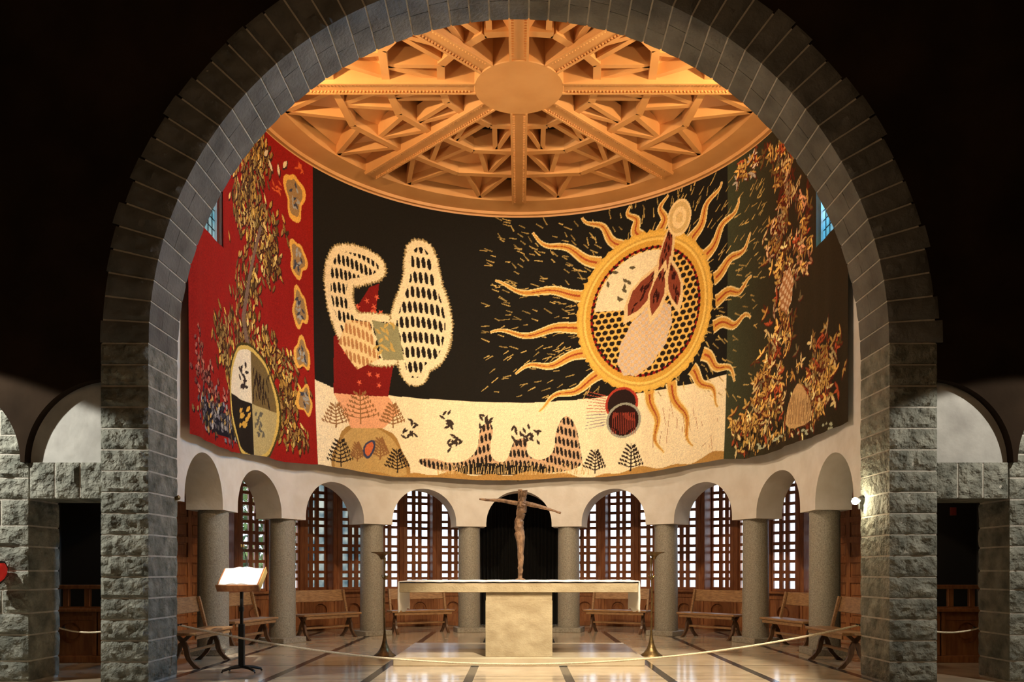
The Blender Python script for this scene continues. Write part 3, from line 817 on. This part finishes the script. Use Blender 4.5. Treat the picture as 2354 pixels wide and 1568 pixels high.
# small pale disc above
sd = px2uz(1562, 500)
for g, c_ in ((.34, C8(230, 204, 150)), (.29, C8(206, 176, 118)), (.20, C8(232, 206, 154)), (.10, C8(214, 184, 126))): fill(ell(sd, g*.8, g*1.05, 0, 40), c_, False)
# red-rimmed round motif on the cream band
for (x, y, g, c_) in ((1432, 930, .36, C8(168, 60, 44)), (1432, 930, .31, C8(42, 28, 26)), (1437, 968, .38, C8(150, 150, 136)), (1437, 968, .33, C8(44, 22, 20))):
    fill(ell(px2uz(x, y), g, g*.95, 0, 40), c_, False)
for j in range(13): stroke([px2uz(1413+j*4, 950), px2uz(1410+j*4.6, 1000)], .02, .01, C8(150, 62, 48), False)
for j in range(12): stroke([(1395, 912+j*6), (1370, 905+j*7), (1350-3*(j % 3), 900+j*8)], .018, .008, C8(176, 84, 66) if j < 7 else C8(120, 118, 130))
# dark scalloped wave and plants along the foot of the cream band
wave = [(950, 1060), (985, 1052), (1030, 1068), (1070, 1062), (1098, 1035), (1100, 985), (1122, 970), (1135, 985), (1124, 1030), (1130, 1060), (1165, 1068),
        (1180, 1010), (1215, 1008), (1208, 1045), (1240, 1062), (1275, 1045), (1278, 990), (1300, 950), (1325, 975), (1335, 1030), (1345, 1082), (1200, 1094), (1050, 1092), (985, 1080)]
fill(smooth(wave, 2), lambda X, Z: scales(C8(38, 32, 30), C8(200, 166, 132), 0, 3.3, .95)(X, Z))
fill(smooth([(1040, 1082), (1100, 1062), (1180, 1074), (1260, 1070), (1262, 1094), (1040, 1094)], 2), C8(34, 30, 28))
m = (ZZ < (ft+wob)[None, :]-.06); m[:, :i1] = False; m[:, i2:] = False; IMG[m] = OCH
for k in range(70): stroke([(1000+k*5.1+rnd.uniform(-3, 3), 1092), (1002+k*5.1+rnd.uniform(-6, 6), 1072-rnd.uniform(0, 10))], .018, .006, C8(206, 176, 120))
def plant(x, y, h, w, col, nb=6):
    stroke([(x, y), (x+1, y-h*.5), (x, y-h)], .03, .012, col)
    for j in range(nb):
        f = .2+.75*j/nb
        for sg in (-1, 1):
            e = w*(1.1-f)*sg
            stroke([(x, y-h*f+3), (x+e*.6, y-h*f-2), (x+e, y-h*f-8)], .026, .01, col)
            for g_ in (.45, .75, 1): leaf(px2uz(x+e*g_, y-h*f-6*g_), .09, .02, 1.2*sg+.4, col)
DK, BR = C8(44, 34, 30), C8(140, 100, 62)
for (x, y, h, w, c_) in ((772, 1075, 68, 34, DK), (908, 1088, 56, 30, DK), (1370, 1090, 56, 28, DK), (1456, 1086, 66, 30, DK), (825, 975, 80, 48, BR), (765, 985, 60, 34, BR), (900, 985, 60, 30, BR), (815, 1062, 44, 18, BR), (870, 1058, 52, 20, BR)):
    plant(x, y, h, w, c_)
fill(smooth([(830, 1022), (858, 1008), (862, 1030), (842, 1060), (828, 1048)], 2), C8(60, 66, 92)); fill(smooth([(834, 1026), (854, 1014), (856, 1030), (842, 1052), (833, 1044)], 2), C8(206, 108, 66))
for (x, y) in ((940, 985), (1020, 965), (1045, 1018), (1112, 965), (1190, 1000), (1225, 1000)):
    for j in range(12): leaf(px2uz(x+rnd.uniform(-16, 16), y+rnd.uniform(-20, 20)), .15, .028, rnd.uniform(0, 3.1), C8(58, 48, 42), None)
for k in range(34): stroke([(1500+k*4.6+rnd.uniform(-5, 5), 920+rnd.uniform(0, 120))]+[(1500+k*4.6+rnd.uniform(-2, 8), 1050)][:0]+[(1504+k*4.6, 935+rnd.uniform(0, 110))], .014, .008, C8(170, 120, 80)) if k % 2 else None
# red panel: climbing gold vine, little framed emblems, chequered oval
def vine(path, spread, n, cols, dark, ln=(.13, .2), seed=1, ang=None):
    r3 = random.Random(seed); q = [px2uz(*p) for p in path]
    for k in range(n):
        f = r3.random()*(len(q)-1); i = int(f); g = f-i
        sp_ = spread[i]*(1-g)+spread[i+1]*g
        c = (q[i][0]*(1-g)+q[i+1][0]*g+r3.gauss(0, sp_*.5), q[i][1]*(1-g)+q[i+1][1]*g+r3.gauss(0, .12))
        c_ = cols[r3.randrange(len(cols))]*r3.choice((.5, .75, .9, 1, 1.15))
        if ang == 'star':
            a0 = r3.uniform(0, 2*PI)
            for q5 in range(3 if k % 3 == 0 else 0):
                a_ = a0+q5*1.3; l_ = r3.uniform(*ln); leaf((c[0]+l_*.45*math.cos(a_), c[1]+l_*.45*math.sin(a_)), l_, r3.uniform(.018, .028), a_, c_, dark if q5 % 2 == 0 else None)
            continue
        leaf(c, r3.uniform(*ln), r3.uniform(.02, .034), r3.uniform(*(ang or (.9, 2.4))), c_, dark)
YG = [C8(196, 158, 72), C8(170, 130, 62), C8(208, 178, 104), C8(142, 110, 62)]
vine([(605, 330), (590, 380), (560, 440), (545, 500)], [.25, .4, .5, .3], 300, YG, C8(60, 34, 26), seed=3)
vine([(585, 440), (612, 500), (610, 560), (632, 630)], [.4, .6, .5, .2], 190, YG, C8(60, 34, 26), seed=4)
vine([(585, 480), (590, 600), (560, 700), (555, 800), (575, 900)], [.3, .55, .5, .75, .8], 430, YG, C8(66, 34, 24), seed=5)
vine([(505, 740), (512, 800), (530, 870)], [.25, .35, .3], 110, YG, C8(66, 34, 24), seed=6)
vine([(600, 760), (640, 840), (655, 900), (648, 960), (665, 1030)], [.5, .6, .5, .35, .4], 300, YG, C8(66, 34, 24), seed=7)
stroke([(600, 520), (572, 640), (560, 730), (572, 830)], .07, .12, C8(120, 96, 80))
vine([(450, 790), (462, 870), (500, 920)], [.15, .35, .5], 120, [C8(190, 120, 96), C8(150, 90, 80)], C8(60, 20, 22), seed=8, ln=(.07, .11))
fill(smooth([(452, 880), (475, 935), (520, 955), (560, 985), (580, 1022), (520, 1012), (458, 980)], 2), C8(30, 28, 36))
vine([(462, 930), (500, 965), (560, 1005)], [.35, .4, .2], 240, [C8(170, 166, 160), C8(120, 116, 124), C8(186, 150, 90)], C8(30, 28, 36), seed=9, ln=(.07, .12))
ov = px2uz(573, 928); RXo, RZo = .86, .92
fill(ell(ov, RXo*1.05, RZo*1.05, 0, 60), C8(70, 60, 30), False); fill(ell(ov, RXo, RZo, 0, 60), C8(206, 176, 92), False)
q4 = [[ov]+[(ov[0]+RXo*.93*math.cos(t), ov[1]+RZo*.93*math.sin(t)) for t in np.linspace(a*PI/2, (a+1)*PI/2, 16)] for a in range(4)]
for q_, c_ in zip(q4, (C8(110, 92, 56), C8(224, 212, 184), C8(36, 30, 26), C8(176, 160, 110))): fill(q_, c_, False)
for j in range(34): leaf((ov[0]+rnd.uniform(.05, .6), ov[1]+rnd.uniform(.05, .6)), .2, .018, rnd.uniform(1.2, 1.9), C8(46, 34, 28))
for j in range(16): leaf((ov[0]-rnd.uniform(.12, .38), ov[1]+rnd.uniform(.2, .6)), .12, .03, rnd.uniform(0, 3), C8(56, 46, 44))
for j in range(10): leaf((ov[0]-rnd.uniform(.1, .4), ov[1]-rnd.uniform(.1, .55)), .16, .035, rnd.uniform(.4, 1), C8(206, 160, 70))
for j in range(14): leaf((ov[0]+rnd.uniform(.08, .4), ov[1]-rnd.uniform(.1, .55)), .12, .03, rnd.uniform(0, 3), C8(96, 92, 80))
for (x, y, hx, hz, ph) in ((676, 452, .26, .42, 0), (683, 597, .22, .33, 1), (686, 710, .20, .35, 2), (689, 816, .22, .28, 3), (692, 922, .22, .26, 4)):
    c = px2uz(x, y); w_ = lambda t, p=ph: 1+.16*math.sin(3*t+p)+.10*math.sin(5*t+2*p)
    fill(ell(c, hx, hz, 0, 44, w_), C8(224, 170, 78), False); fill(ell(c, hx*.72, hz*.78, 0, 44, w_), C8(150, 120, 80), False)
    for j in range(12): leaf((c[0]+rnd.uniform(-hx, hx)*.42, c[1]+rnd.uniform(-hz, hz)*.5), .13, .025, rnd.uniform(0, 3), (C8(64, 66, 78), C8(156, 156, 150))[j % 2])
for (x, y) in ((612, 352), (622, 380), (640, 390), (655, 378)): leaf(px2uz(x, y), .2, .04, rnd.uniform(.5, 2.4), C8(226, 204, 160), C8(60, 40, 36))
for (x, y) in ((636, 432), (688, 388)):
    for j in range(8): leaf(px2uz(x+rnd.uniform(-8, 8), y+rnd.uniform(-12, 12)), .13, .02, rnd.uniform(0, 3), C8(206, 92, 46))
# green panel: flame coloured foliage
FL = [C8(214, 176, 96), C8(232, 208, 146), C8(190, 146, 74), C8(206, 166, 92), C8(160, 76, 44)]
FD = C8(92, 36, 26)
vine([(1700, 400), (1740, 370), (1775, 345), (1800, 350)], [.25, .3, .3, .3], 120, FL+[C8(200, 190, 176)], FD, seed=11, ln=(.1, .17), ang='star')
vine([(1800, 350), (1815, 420), (1795, 490), (1790, 540), (1800, 600), (1820, 700)], [.4, .5, .35, .45, .55, .6], 430, FL+[C8(200, 170, 130)], FD, seed=12, ln=(.1, .19), ang='star')
vine([(1845, 440), (1848, 500), (1845, 570), (1852, 620)], [.2, .25, .25, .35], 130, FL+[C8(214, 160, 120)], FD, seed=13, ang='star')
vine([(1812, 700), (1785, 800), (1770, 900), (1750, 960), (1725, 1010)], [.5, .55, .7, .8, .3], 560, FL, FD, seed=14, ln=(.1, .19), ang='star')
vine([(1880, 780), (1885, 860), (1890, 900), (1850, 960)], [.75, .8, .7, .5], 470, FL, FD, seed=15, ln=(.1, .19), ang='star')
vine([(1700, 1015), (1790, 1000), (1880, 960)], [.3, .5, .3], 150, FL+[C8(40, 34, 26)], C8(48, 36, 26), seed=16)
fill(smooth([(1838, 880), (1856, 885), (1872, 960), (1850, 985), (1822, 985), (1820, 950)], 2), C8(196, 160, 110))
for j in range(22): stroke([(1828+j*1.8, 900+rnd.uniform(0, 30)), (1826+j*2, 975)], .014, .008, C8(110, 76, 50))
fill(ell(px2uz(1812, 668), .26, .36, 0, 30, lambda t: 1+.08*math.sin(7*t)), hatch(C8(216, 190, 156), C8(170, 120, 80)), False)
for (x, y) in ((1766, 1025), (1800, 1008), (1860, 992), (1905, 980)):
    for j in range(6): leaf(px2uz(x+rnd.uniform(-12, 12), y+rnd.uniform(-7, 7)), .1, .02, rnd.uniform(-.4, .4), C8(176, 180, 150))
# woven grain
IMG *= (1+.05*np.random.default_rng(3).standard_normal(IMG.shape[:2]).astype(np.float32))[..., None]
IMG = np.clip(IMG, 0, 1)
LIN = np.where(IMG <= .04045, IMG/12.92, ((IMG+.055)/1.055)**2.4)
# foot line of the hanging cloth
foot = curve([(429, 996), (470, 1014), (520, 1038), (560, 1044), (600, 1050), (640, 1063), (700, 1069), (722, 1069), (800, 1082), (900, 1098), (1000, 1099), (1100, 1106), (1193, 1106),
              (1300, 1099), (1400, 1098), (1500, 1087), (1600, 1068), (1674, 1056), (1720, 1056), (1780, 1044), (1820, 1026), (1860, 1010), (1900, 992), (1947, 969)])
m_tap = bpy.data.materials.new('woven_wool'); m_tap.use_nodes = True
_n = m_tap.node_tree.nodes; _b = _n['Principled BSDF']; _b.inputs['Roughness'].default_value = .95; _b.inputs['Specular IOR Level'].default_value = .1
_a = _n.new('ShaderNodeAttribute'); _a.attribute_name = 'wool'; m_tap.node_tree.links.new(_a.outputs['Color'], _b.inputs['Base Color'])
# fold depth
fold = .018*np.sin(US*5.3)+.012*np.sin(US*12.1+1)+.03*np.sin(US*1.7)
tap = thing('tapestry', (0, D, 0), 0, 'huge curved wall tapestry in red, black, cream and green hanging above the arcade', 'tapestry')
def tap_panel(name, ia, ib):
    nx = ib-ia+1
    u = US[ia:ib+1]; ft_ = foot[ia:ib+1]
    Zg = np.repeat(ZS_[:, None], nx, 1); Zc = np.maximum(Zg, ft_[None, :])
    hang = np.clip((8.7-Zc)/5.5, 0, 1)
    r = RT+(fold[ia:ib+1][None, :]*hang-.13*hang**3*np.clip((8.6-np.abs(u))/3.2, .12, 1)[None, :])
    ang = u/RT; inner = np.abs(ang) <= PI/2
    X = np.where(inner[None, :], r*np.sin(ang)[None, :], r*np.sign(u)[None, :])
    Y = np.where(inner[None, :], r*np.cos(ang)[None, :], -(np.abs(u)-PI/2*RT)[None, :])
    co = np.stack([X, Y, Zc], -1).reshape(-1, 3).astype(np.float32)
    idx = np.arange((nz+1)*nx).reshape(nz+1, nx)
    keep = Zg[1:, :-1] > np.minimum(ft_[:-1], ft_[1:])[None, :]
    wn = (np.abs(u[:-1]) > PI/2*RT+(D-12.02))[None, :] & (Zg[:-1, :-1] > WZ0-.03)
    keep &= ~wn
    q = np.stack([idx[:-1, :-1], idx[:-1, 1:], idx[1:, 1:], idx[1:, :-1]], -1)[keep]
    me = bpy.data.meshes.new(name); nf = len(q)
    me.vertices.add(len(co)); me.vertices.foreach_set('co', co.ravel())
    me.loops.add(nf*4); me.loops.foreach_set('vertex_index', q.ravel().astype(np.int32))
    me.polygons.add(nf); me.polygons.foreach_set('loop_start', np.arange(nf, dtype=np.int32)*4); me.polygons.foreach_set('loop_total', np.full(nf, 4, np.int32))
    me.polygons.foreach_set('use_smooth', np.ones(nf, bool))
    at = me.color_attributes.new('wool', 'FLOAT_COLOR', 'POINT')
    c4 = np.ones((len(co), 4), np.float32); c4[:, :3] = LIN[:, ia:ib+1].reshape(-1, 3); at.data.foreach_set('color', c4.ravel())
    me.materials.append(m_tap); me.update(calc_edges=True); me.validate()
    o = bpy.data.objects.new(name, me); COL.objects.link(o); o.parent = tap; return o
tag(tap_panel('left_panel', 0, i1), 'red woven panel with gold vine'); tag(tap_panel('centre_panel', i1, i2), 'black and cream woven panel with gold disc')
tag(tap_panel('right_panel', i2, nu), 'green woven panel with flame-coloured leaves')

# ------------------------------------------------------------------ altar group
AY0, AY1 = 11.07, 12.15
b = MB(); b.box(-1.715, 1.715, 11.0, 13.3, 0, .117, bevel=.01)
tag(b.build('altar_platform', m_step), 'low pale stone platform under the altar', 'platform')
t = thing('altar', (0, 11.6, .117), 0, 'cream stone altar with broad slab on a single block', 'altar')
b = MB(); b.box(-1.63, 1.63, -.53, .53, .885, 1.012, bevel=.006); b.build('tabletop', m_altar, t)
b = MB(); b.box(-.46, .46, -.49, .45, 0, .775, bevel=.004); b.box(-.455, .455, -.485, .445, .775, .885, bevel=.003); b.build('pedestal', m_altar, t)
b = MB()
nx = 60
def clothz(x): return .012+.004*math.sin(x*9)
pr = [(-1.645, .72)]+[(-1.645, .72+.02*k) for k in range(1, 15)]
vs = []; fs = []
path = [(-1.648+.004*math.sin(k*1.1)*(1-k/9), 1.139-.41+.41*k/9) for k in range(9)]+[(-1.645+3.29*k/40, 1.139+.010+.006*abs(math.sin(k*.9))) for k in range(41)]+[(1.648-.004*math.sin(k*1.1)*(1-k/9), 1.139-.41+.41*k/9) for k in range(8, -1, -1)]
for j in range(13):
    y = AY0+.0+(AY1-AY0)*j/12
    for i, (x, z) in enumerate(path):
        yy = y if j else y-.012
        zz = z+(0.02*math.sin(j*.8) if i in (0, len(path)-1) else 0)
        vs.append((x, yy, zz))
npth = len(path)
for j in range(12):
    for i in range(npth-1): fs.append((j*npth+i, j*npth+i+1, (j+1)*npth+i+1, (j+1)*npth+i))
# thin front hem
b.add(vs, fs, smooth=True)
o = b.build('altar_cloth', m_cloth); tag(o, 'white linen cloth over the altar slab, hanging down at both ends', 'cloth')
sm = o.modifiers.new('thickness', 'SOLIDIFY'); sm.thickness = .020; sm.offset = 0
# bronze cross on the altar
r4 = random.Random(5)
def gnarl(pts, rads, sub=6, amp=.012):
    P_, Rr = [], []
    for i in range(len(pts)-1):
        for k in range(sub):
            f = k/sub; p = Vector(pts[i]).lerp(Vector(pts[i+1]), f)
            P_.append(p+Vector((r4.uniform(-amp, amp), r4.uniform(-amp, amp)*.6, 0))); Rr.append((rads[i]*(1-f)+rads[i+1]*f)*r4.uniform(.85, 1.15))
    P_.append(Vector(pts[-1])); Rr.append(rads[-1]); return P_, Rr
t = thing('crucifix', (.02, 11.98, 1.166), 0, 'tall slender rough bronze cross standing on the altar', 'cross')
b = MB(); p, r_ = gnarl([(0, 0, .10), (.01, 0, .32), (-.01, 0, .68), (-.015, 0, .86), (.02, 0, 1.06), (.04, 0, 1.16), (.05, 0, 1.32)], [.028, .045, .072, .066, .072, .05, .056], 6, .008)
b.tube(p, r_, 14, squash=.8); b.build('upright', m_bronze, t)
b = MB(); p, r_ = gnarl([(-.60, 0, 1.195), (-.5, 0, 1.18), (-.28, 0, 1.175), (-.04, 0, 1.13)], [.016, .020, .026, .034], 6, .006); b.tube(p, r_, 10)
p, r_ = gnarl([(.04, 0, 1.14), (.3, 0, 1.08), (.5, 0, 1.02), (.60, 0, .985)], [.036, .028, .018, .018], 6, .006); b.tube(p, r_, 10); b.build('crossbar', m_bronze, t)
b = MB(); b.box(-.035, .03, .02, .05, .02, 1.34, bevel=.006); b.build('pole', m_bronze, t)
b = MB(); b.lathe([(.07, 0), (.075, .008), (.04, .02), (.02, .03)], 20); b.build('base', m_bronze, t)
# candlesticks
def candlestick(loc, mir, lab):
    t = thing('candlestick', loc, 0, lab, 'candlestick', 'tall bronze candlesticks beside the altar')
    b = MB(); b.lathe([(.17, 0), (.165, .012), (.115, .05), (.075, .105), (.045, .18), (.028, .26), (.018, .34), (.016, .40)], 28); b.build('base', m_brass, t)
    b = MB(); b.tube([(0, 0, .38), (.01*mir, 0, .9), (.0, 0, 1.3), (0, 0, 1.5)], [.015, .013, .013, .02], 10); b.build('stem', m_brass, t)
    b = MB()
    for k in range(5):
        a = k*2*PI/5; b.tube([(0, 0, 1.17), (.03*math.cos(a), .03*math.sin(a), 1.2), (.055*math.cos(a), .055*math.sin(a), 1.235)], [.018, .014, .004], 8)
    b.build('knot', m_brass, t)
    b = MB(); Mx = Matrix.Translation((.04*mir, 0, 0))
    b.lathe([(.02, 1.47), (.045, 1.52), (.09, 1.555), (.16, 1.575), (.165, 1.582), (.08, 1.568), (.001, 1.56)], 28, mat=Mx); b.build('drip_tray', m_brass, t)
    return t
candlestick((-2.05, 12.35, 0), -1, 'tall slim bronze candlestick left of the altar')
candlestick((2.02, 12.35, 0), 1, 'tall slim bronze candlestick right of the altar')

# ------------------------------------------------------------------ lectern, book, microphones
t = thing('lectern', (-3.54, 10.33, 0), 0, 'lectern with brown wooden desk on a black iron post', 'lectern')
b = MB()
for (x, y) in ((-.2, -.12), (.2, -.12), (-.2, .14), (.2, .14)):
    b.tube([(0, 0, .075), (x*.55, y*.55, .065), (x, y, .035), (x*1.05, y*1.05, .008)], [.022, .02, .016, .012], 8)
b.build('foot', m_black, t)
b = MB(); b.box(-.035, .035, -.03, .03, .06, .62, bevel=.006); b.box(-.018, .018, -.018, .018, .6, 1.19, bevel=.004); b.box(-.026, .026, -.026, .026, .78, .84, bevel=.006); b.build('post', m_black, t)
Mt = Matrix.Translation((0, 0, 1.17)) @ Matrix.Rotation(R_(38), 4, 'X')
b = MB(); b.box(-.265, .265, -.17, .19, .03, .055, Mt, bevel=.004); b.build('desk', m_panel, t)
b = MB(); b.box(-.27, .27, -.185, -.168, -.03, .075, Mt, bevel=.004); b.build('ledge', m_panel, t)
b = MB(); b.box(.268, .276, -.17, .20, -.02, .07, Mt); tag(b.build('trim', m_gilt, t), 'shiny gilt edge strip')
for k, (x, lean) in enumerate(((-.02, .02), (.0, -.03))):
    b = MB(); b.tube([(x+.01, .20, 1.30), (x+.01, .205, 1.42), (x-.02+lean*.5, .19, 1.56), (x-.03+lean, .17, 1.61)], [.006, .005, .004, .004], 8)
    m_ = b.build('microphone', m_black, t)
    b = MB(); b.tube([(x-.03+lean, .17, 1.605), (x-.032+lean, .165, 1.64)], [.010, .009], 8); tag(b.build('tip', m_gilt, m_), 'pale metal tip')
Mo = Matrix.Translation((-3.54, 10.33, 0)) @ Mt
t = thing('open_book', (0, 0, 0), 0, 'open white book lying brightly lit on the lectern', 'book')
b = MB()
for s in (-1, 1):
    vs = []; n = 10
    for i in range(n+1):
        f = i/n; x = s*.235*f; z = .062+.022*math.sin(min(1, f*1.6)*PI)*(1-f)+.012*(1-f)
        for y in (-.158, .178): vs += [(x, y, .060), (x, y, z)]
    fs = []
    for i in range(n): a = i*4; c = a+4; fs += [(a+1, c+1, c+3, a+3), (a, a+1, c+1, c), (a+2, c+2, c+3, a+3)]
    fs.append((n*4, n*4+1, n*4+3, n*4+2)); b.add(vs, fs, smooth=False, mat=Mo)
b.build('pages', m_book, t)
b = MB(); b.box(-.243, .243, -.163, .184, .0555, .0595, Mo); b.build('cover', m_cloth, t)

# ------------------------------------------------------------------ benches
def make_bench(label):
    t = thing('bench', (0, 0, 0), 0, label, 'bench', 'oak benches between the columns')
    W2 = .68
    b = MB(); b.box(-W2, W2, -.22, .16, .445, .485, bevel=.008); b.box(-W2+.06, W2-.06, -.20, -.175, .39, .447, bevel=.004); b.build('seat', m_bench, t)
    b = MB(); Mr = Matrix.Translation((0, .235, .62)) @ Matrix.Rotation(R_(-12), 4, 'X'); b.box(-W2+.06, W2-.06, -.014, .014, .08, .31, Mr, bevel=.006); b.build('backrest', m_bench, t)
    for sx in (-1, 1):
        x = sx*(W2-.13)
        for kind in ((-.19, .10), (.24, -.10)):
            b = MB(); y0, y1 = kind; pts = []
            for k in range(9):
                f = k/8; y = y0+(y1-y0)*f+.035*math.sin(f*2*PI)*(1 if y0 < 0 else -1); pts.append((y, .45*f))
            vs = []; fs = []
            for k, (y, z) in enumerate(pts):
                w = .034 if k not in (0,) else .045
                for xx in (x-.021, x+.021): vs += [(xx, y-w, z), (xx, y+w, z)]
            for k in range(8):
                a = 4*k; c = a+4; fs += [(a, a+1, c+1, c), (a+2, c+2, c+3, a+3), (a, c, c+2, a+2), (a+1, a+3, c+3, c+1)]
            fs += [(0, 2, 3, 1), (32, 33, 35, 34)]
            b.add(vs, fs); b.build('leg', m_bench_d, t)
        b = MB(); x2 = sx*(W2-.08)
        Mr = Matrix.Translation((x2, .135, .44)) @ Matrix.Rotation(R_(-14), 4, 'X'); b.box(-.022, .022, -.02, .025, 0, .50, Mr, bevel=.005); b.build('back_post', m_bench, t)
    b = MB(); b.box(-W2+.10, W2-.10, -.015, .02, .195, .235, bevel=.005); b.build('stretcher', m_bench, t)
    return t
names = {1: 'bench half hidden behind the %s end of the altar', 2: 'bench between the second and third columns %s of the altar', 3: 'bench behind the third column on the far %s', 4: 'bench beside the %s pier of the big stone arch'}
b0 = None
for s in (-1, 1):
    for k in (1, 2, 3, 4):
        u = s*k*STEP; side = 'left' if s < 0 else 'right'
        lab = 'oak '+names[k] % side
        if b0 is None: t = b0 = make_bench(lab)
        else: t = copy_tree(b0); t['label'] = lab
        if k < 4: p = P(u, 4.72, 0); rz = -R_(u)
        else: p = (s*4.45, 11.28, 0); rz = -s*PI/2
        t.location = p; t.rotation_euler = (0, 0, rz)

# ------------------------------------------------------------------ parapets in the side passages
for s in (-1, 1):
    side = 'left' if s < 0 else 'right'
    t = thing('wooden_parapet', (s*5.95, 11.45, 0), 0, 'red-brown wooden parapet seen through the '+side+' side passage', 'parapet', 'wooden parapets in the side passages')
    b = MB(); b.box(-.78, .78, -.05, .06, 1.04, 1.10, bevel=.008); b.box(-.78, .78, -.04, .05, .72, .79, bevel=.006); b.build('rail', m_panel, t)
    for k in range(6):
        b = MB(); x = -.75+k*.30; b.box(x-.04, x+.04, -.03, .03, .79, 1.04, bevel=.006); b.build('baluster', m_panel, t)
    mb = wainscot(0, True, .72, Matrix.Translation((-.39, 0, 0))); mb2 = wainscot(0, True, .72, Matrix.Translation((.39, 0, 0)))
    mb.add(mb2.v, mb2.f); mb.build('panel', m_panel, t)
b = MB(); b.box(6.40, 6.49, 12.0, 12.02, 2.12, 2.24, bevel=.003)
# dark cross wall behind the parapets
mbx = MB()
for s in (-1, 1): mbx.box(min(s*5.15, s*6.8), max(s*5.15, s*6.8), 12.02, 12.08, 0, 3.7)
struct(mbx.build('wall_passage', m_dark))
tag(b.build('wall_plate', m_kraft), 'small dull red plate high on the dark wall in the right passage', 'plate')

# ------------------------------------------------------------------ ropes
def hook(p, nrm, parent):
    b = MB(); n = Vector(nrm); b.tube([Vector(p)+n*.0, Vector(p)-n*.045], .012, 8); b.tube([Vector(p)-n*.04+Vector((0, 0, .018)), Vector(p)-n*.05-Vector((0, 0, .018))], .010, 8)
    b.build('hook', m_black, parent)
def rope(name, a, c, sag, lab, group=None, rad=.011, pw=2.0):
    t = thing(name, (0, 0, 0), 0, lab, 'rope', group)
    a = Vector(a); c = Vector(c); pts = []
    for k in range(61):
        f = k/60; p = a.lerp(c, f); p.z -= sag*(1-abs(2*f-1)**pw); pts.append(p)
    b = MB(); b.tube(pts, rad, 8); b.build('cord', m_rope, t)
    return t
t = rope('barrier_rope', (-4.15, 9.88, .635), (4.15, 9.88, .635), .478, 'long cream barrier rope sagging across the sanctuary between the stone piers', rad=.0125)
hook((-4.165, 9.88, .635), (-1, 0, 0), t); hook((4.165, 9.88, .635), (1, 0, 0), t)
for s in (-1, 1):
    side = 'left' if s < 0 else 'right'
    t = rope('barrier_rope', (s*5.60, 9.86, .60), (s*4.79, 9.45, .60), .035, 'short cream barrier rope across the '+side+' side passage', 'short ropes across the side passages', rad=.010)
    hook((s*5.585, 9.86, .6), (s, 0, 0), t); hook((s*4.80, 9.45, .6), (-s, 0, 0), t)

# ------------------------------------------------------------------ wall lamp on the right pier, red vigil lamp far left
def emis(name, col, st):
    m = bpy.data.materials.new(name); m.use_nodes = True; b = m.node_tree.nodes['Principled BSDF']
    b.inputs['Emission Color'].default_value = (*col, 1); b.inputs['Emission Strength'].default_value = st; b.inputs['Base Color'].default_value = (*col, 1); return m
t = thing('wall_spotlight', (4.165, 9.90, 2.17), 0, 'small glowing lamp on the inner face of the right stone pier', 'lamp')
b = MB(); b.lathe([(.045, 0), (.05, .02), (.05, .08), (.03, .10)], 20, mat=Matrix.Rotation(R_(-70), 4, 'Y') @ Matrix.Translation((0, 0, -.085))); b.build('housing', m_black, t)
b = MB(); b.lathe([(.001, -.045), (.03, -.035), (.045, 0), (.03, .035), (.001, .045)], 20, mat=Matrix.Translation((-.055, -.01, -.02))); b.build('bulb', emis('bright_bulb', (1, .9, .62), 60), t)
b = MB(); b.box(-.01, .035, -.02, .02, -.12, -.02, bevel=.004); b.build('bracket', m_black, t)
lamp('POINT', 'wall_spotlight_light', (4.03, 9.84, 2.14), None, 16, (1, .86, .55), .04)
t = thing('wall_spotlight', (-4.165, 9.92, 2.20), 0, 'tiny unlit lamp on the inner face of the left stone pier', 'lamp')
b = MB(); b.lathe([(.02, 0), (.028, .02), (.028, .05), (.012, .06)], 16, mat=Matrix.Rotation(R_(70), 4, 'Y') @ Matrix.Translation((0, 0, -.05))); b.build('housing', m_brass, t)
t = thing('vigil_lamp', (-5.90, 9.14, 1.30), 0, 'red glass vigil lamp on the far left stone pier, cut by the frame', 'lamp')
m_rg = emis('red_lamp_glass', (.5, .015, .01), .35)
b = MB(); b.lathe([(.03, -.13), (.075, -.09), (.10, -.03), (.105, .03), (.085, .075), (.07, .09)], 24); b.build('glass_bowl', m_rg, t)
b = MB(); b.lathe([(.075, .085), (.08, .10), (.07, .11)], 24)
for k in range(4):
    a = k*PI/2+.4; b.tube([(.078*math.cos(a), .078*math.sin(a), .10), (.11*math.cos(a), .11*math.sin(a), .03), (.11*math.cos(a), .11*math.sin(a), -.06), (.02*math.cos(a), .02*math.sin(a), -.15)], .005, 6)
b.build('cage', m_black, t)
b = MB(); b.tube([(0, 0, -.145), (0, .06, -.145), (0, .13, -.10)], .010, 8); b.build('bracket', m_black, t)
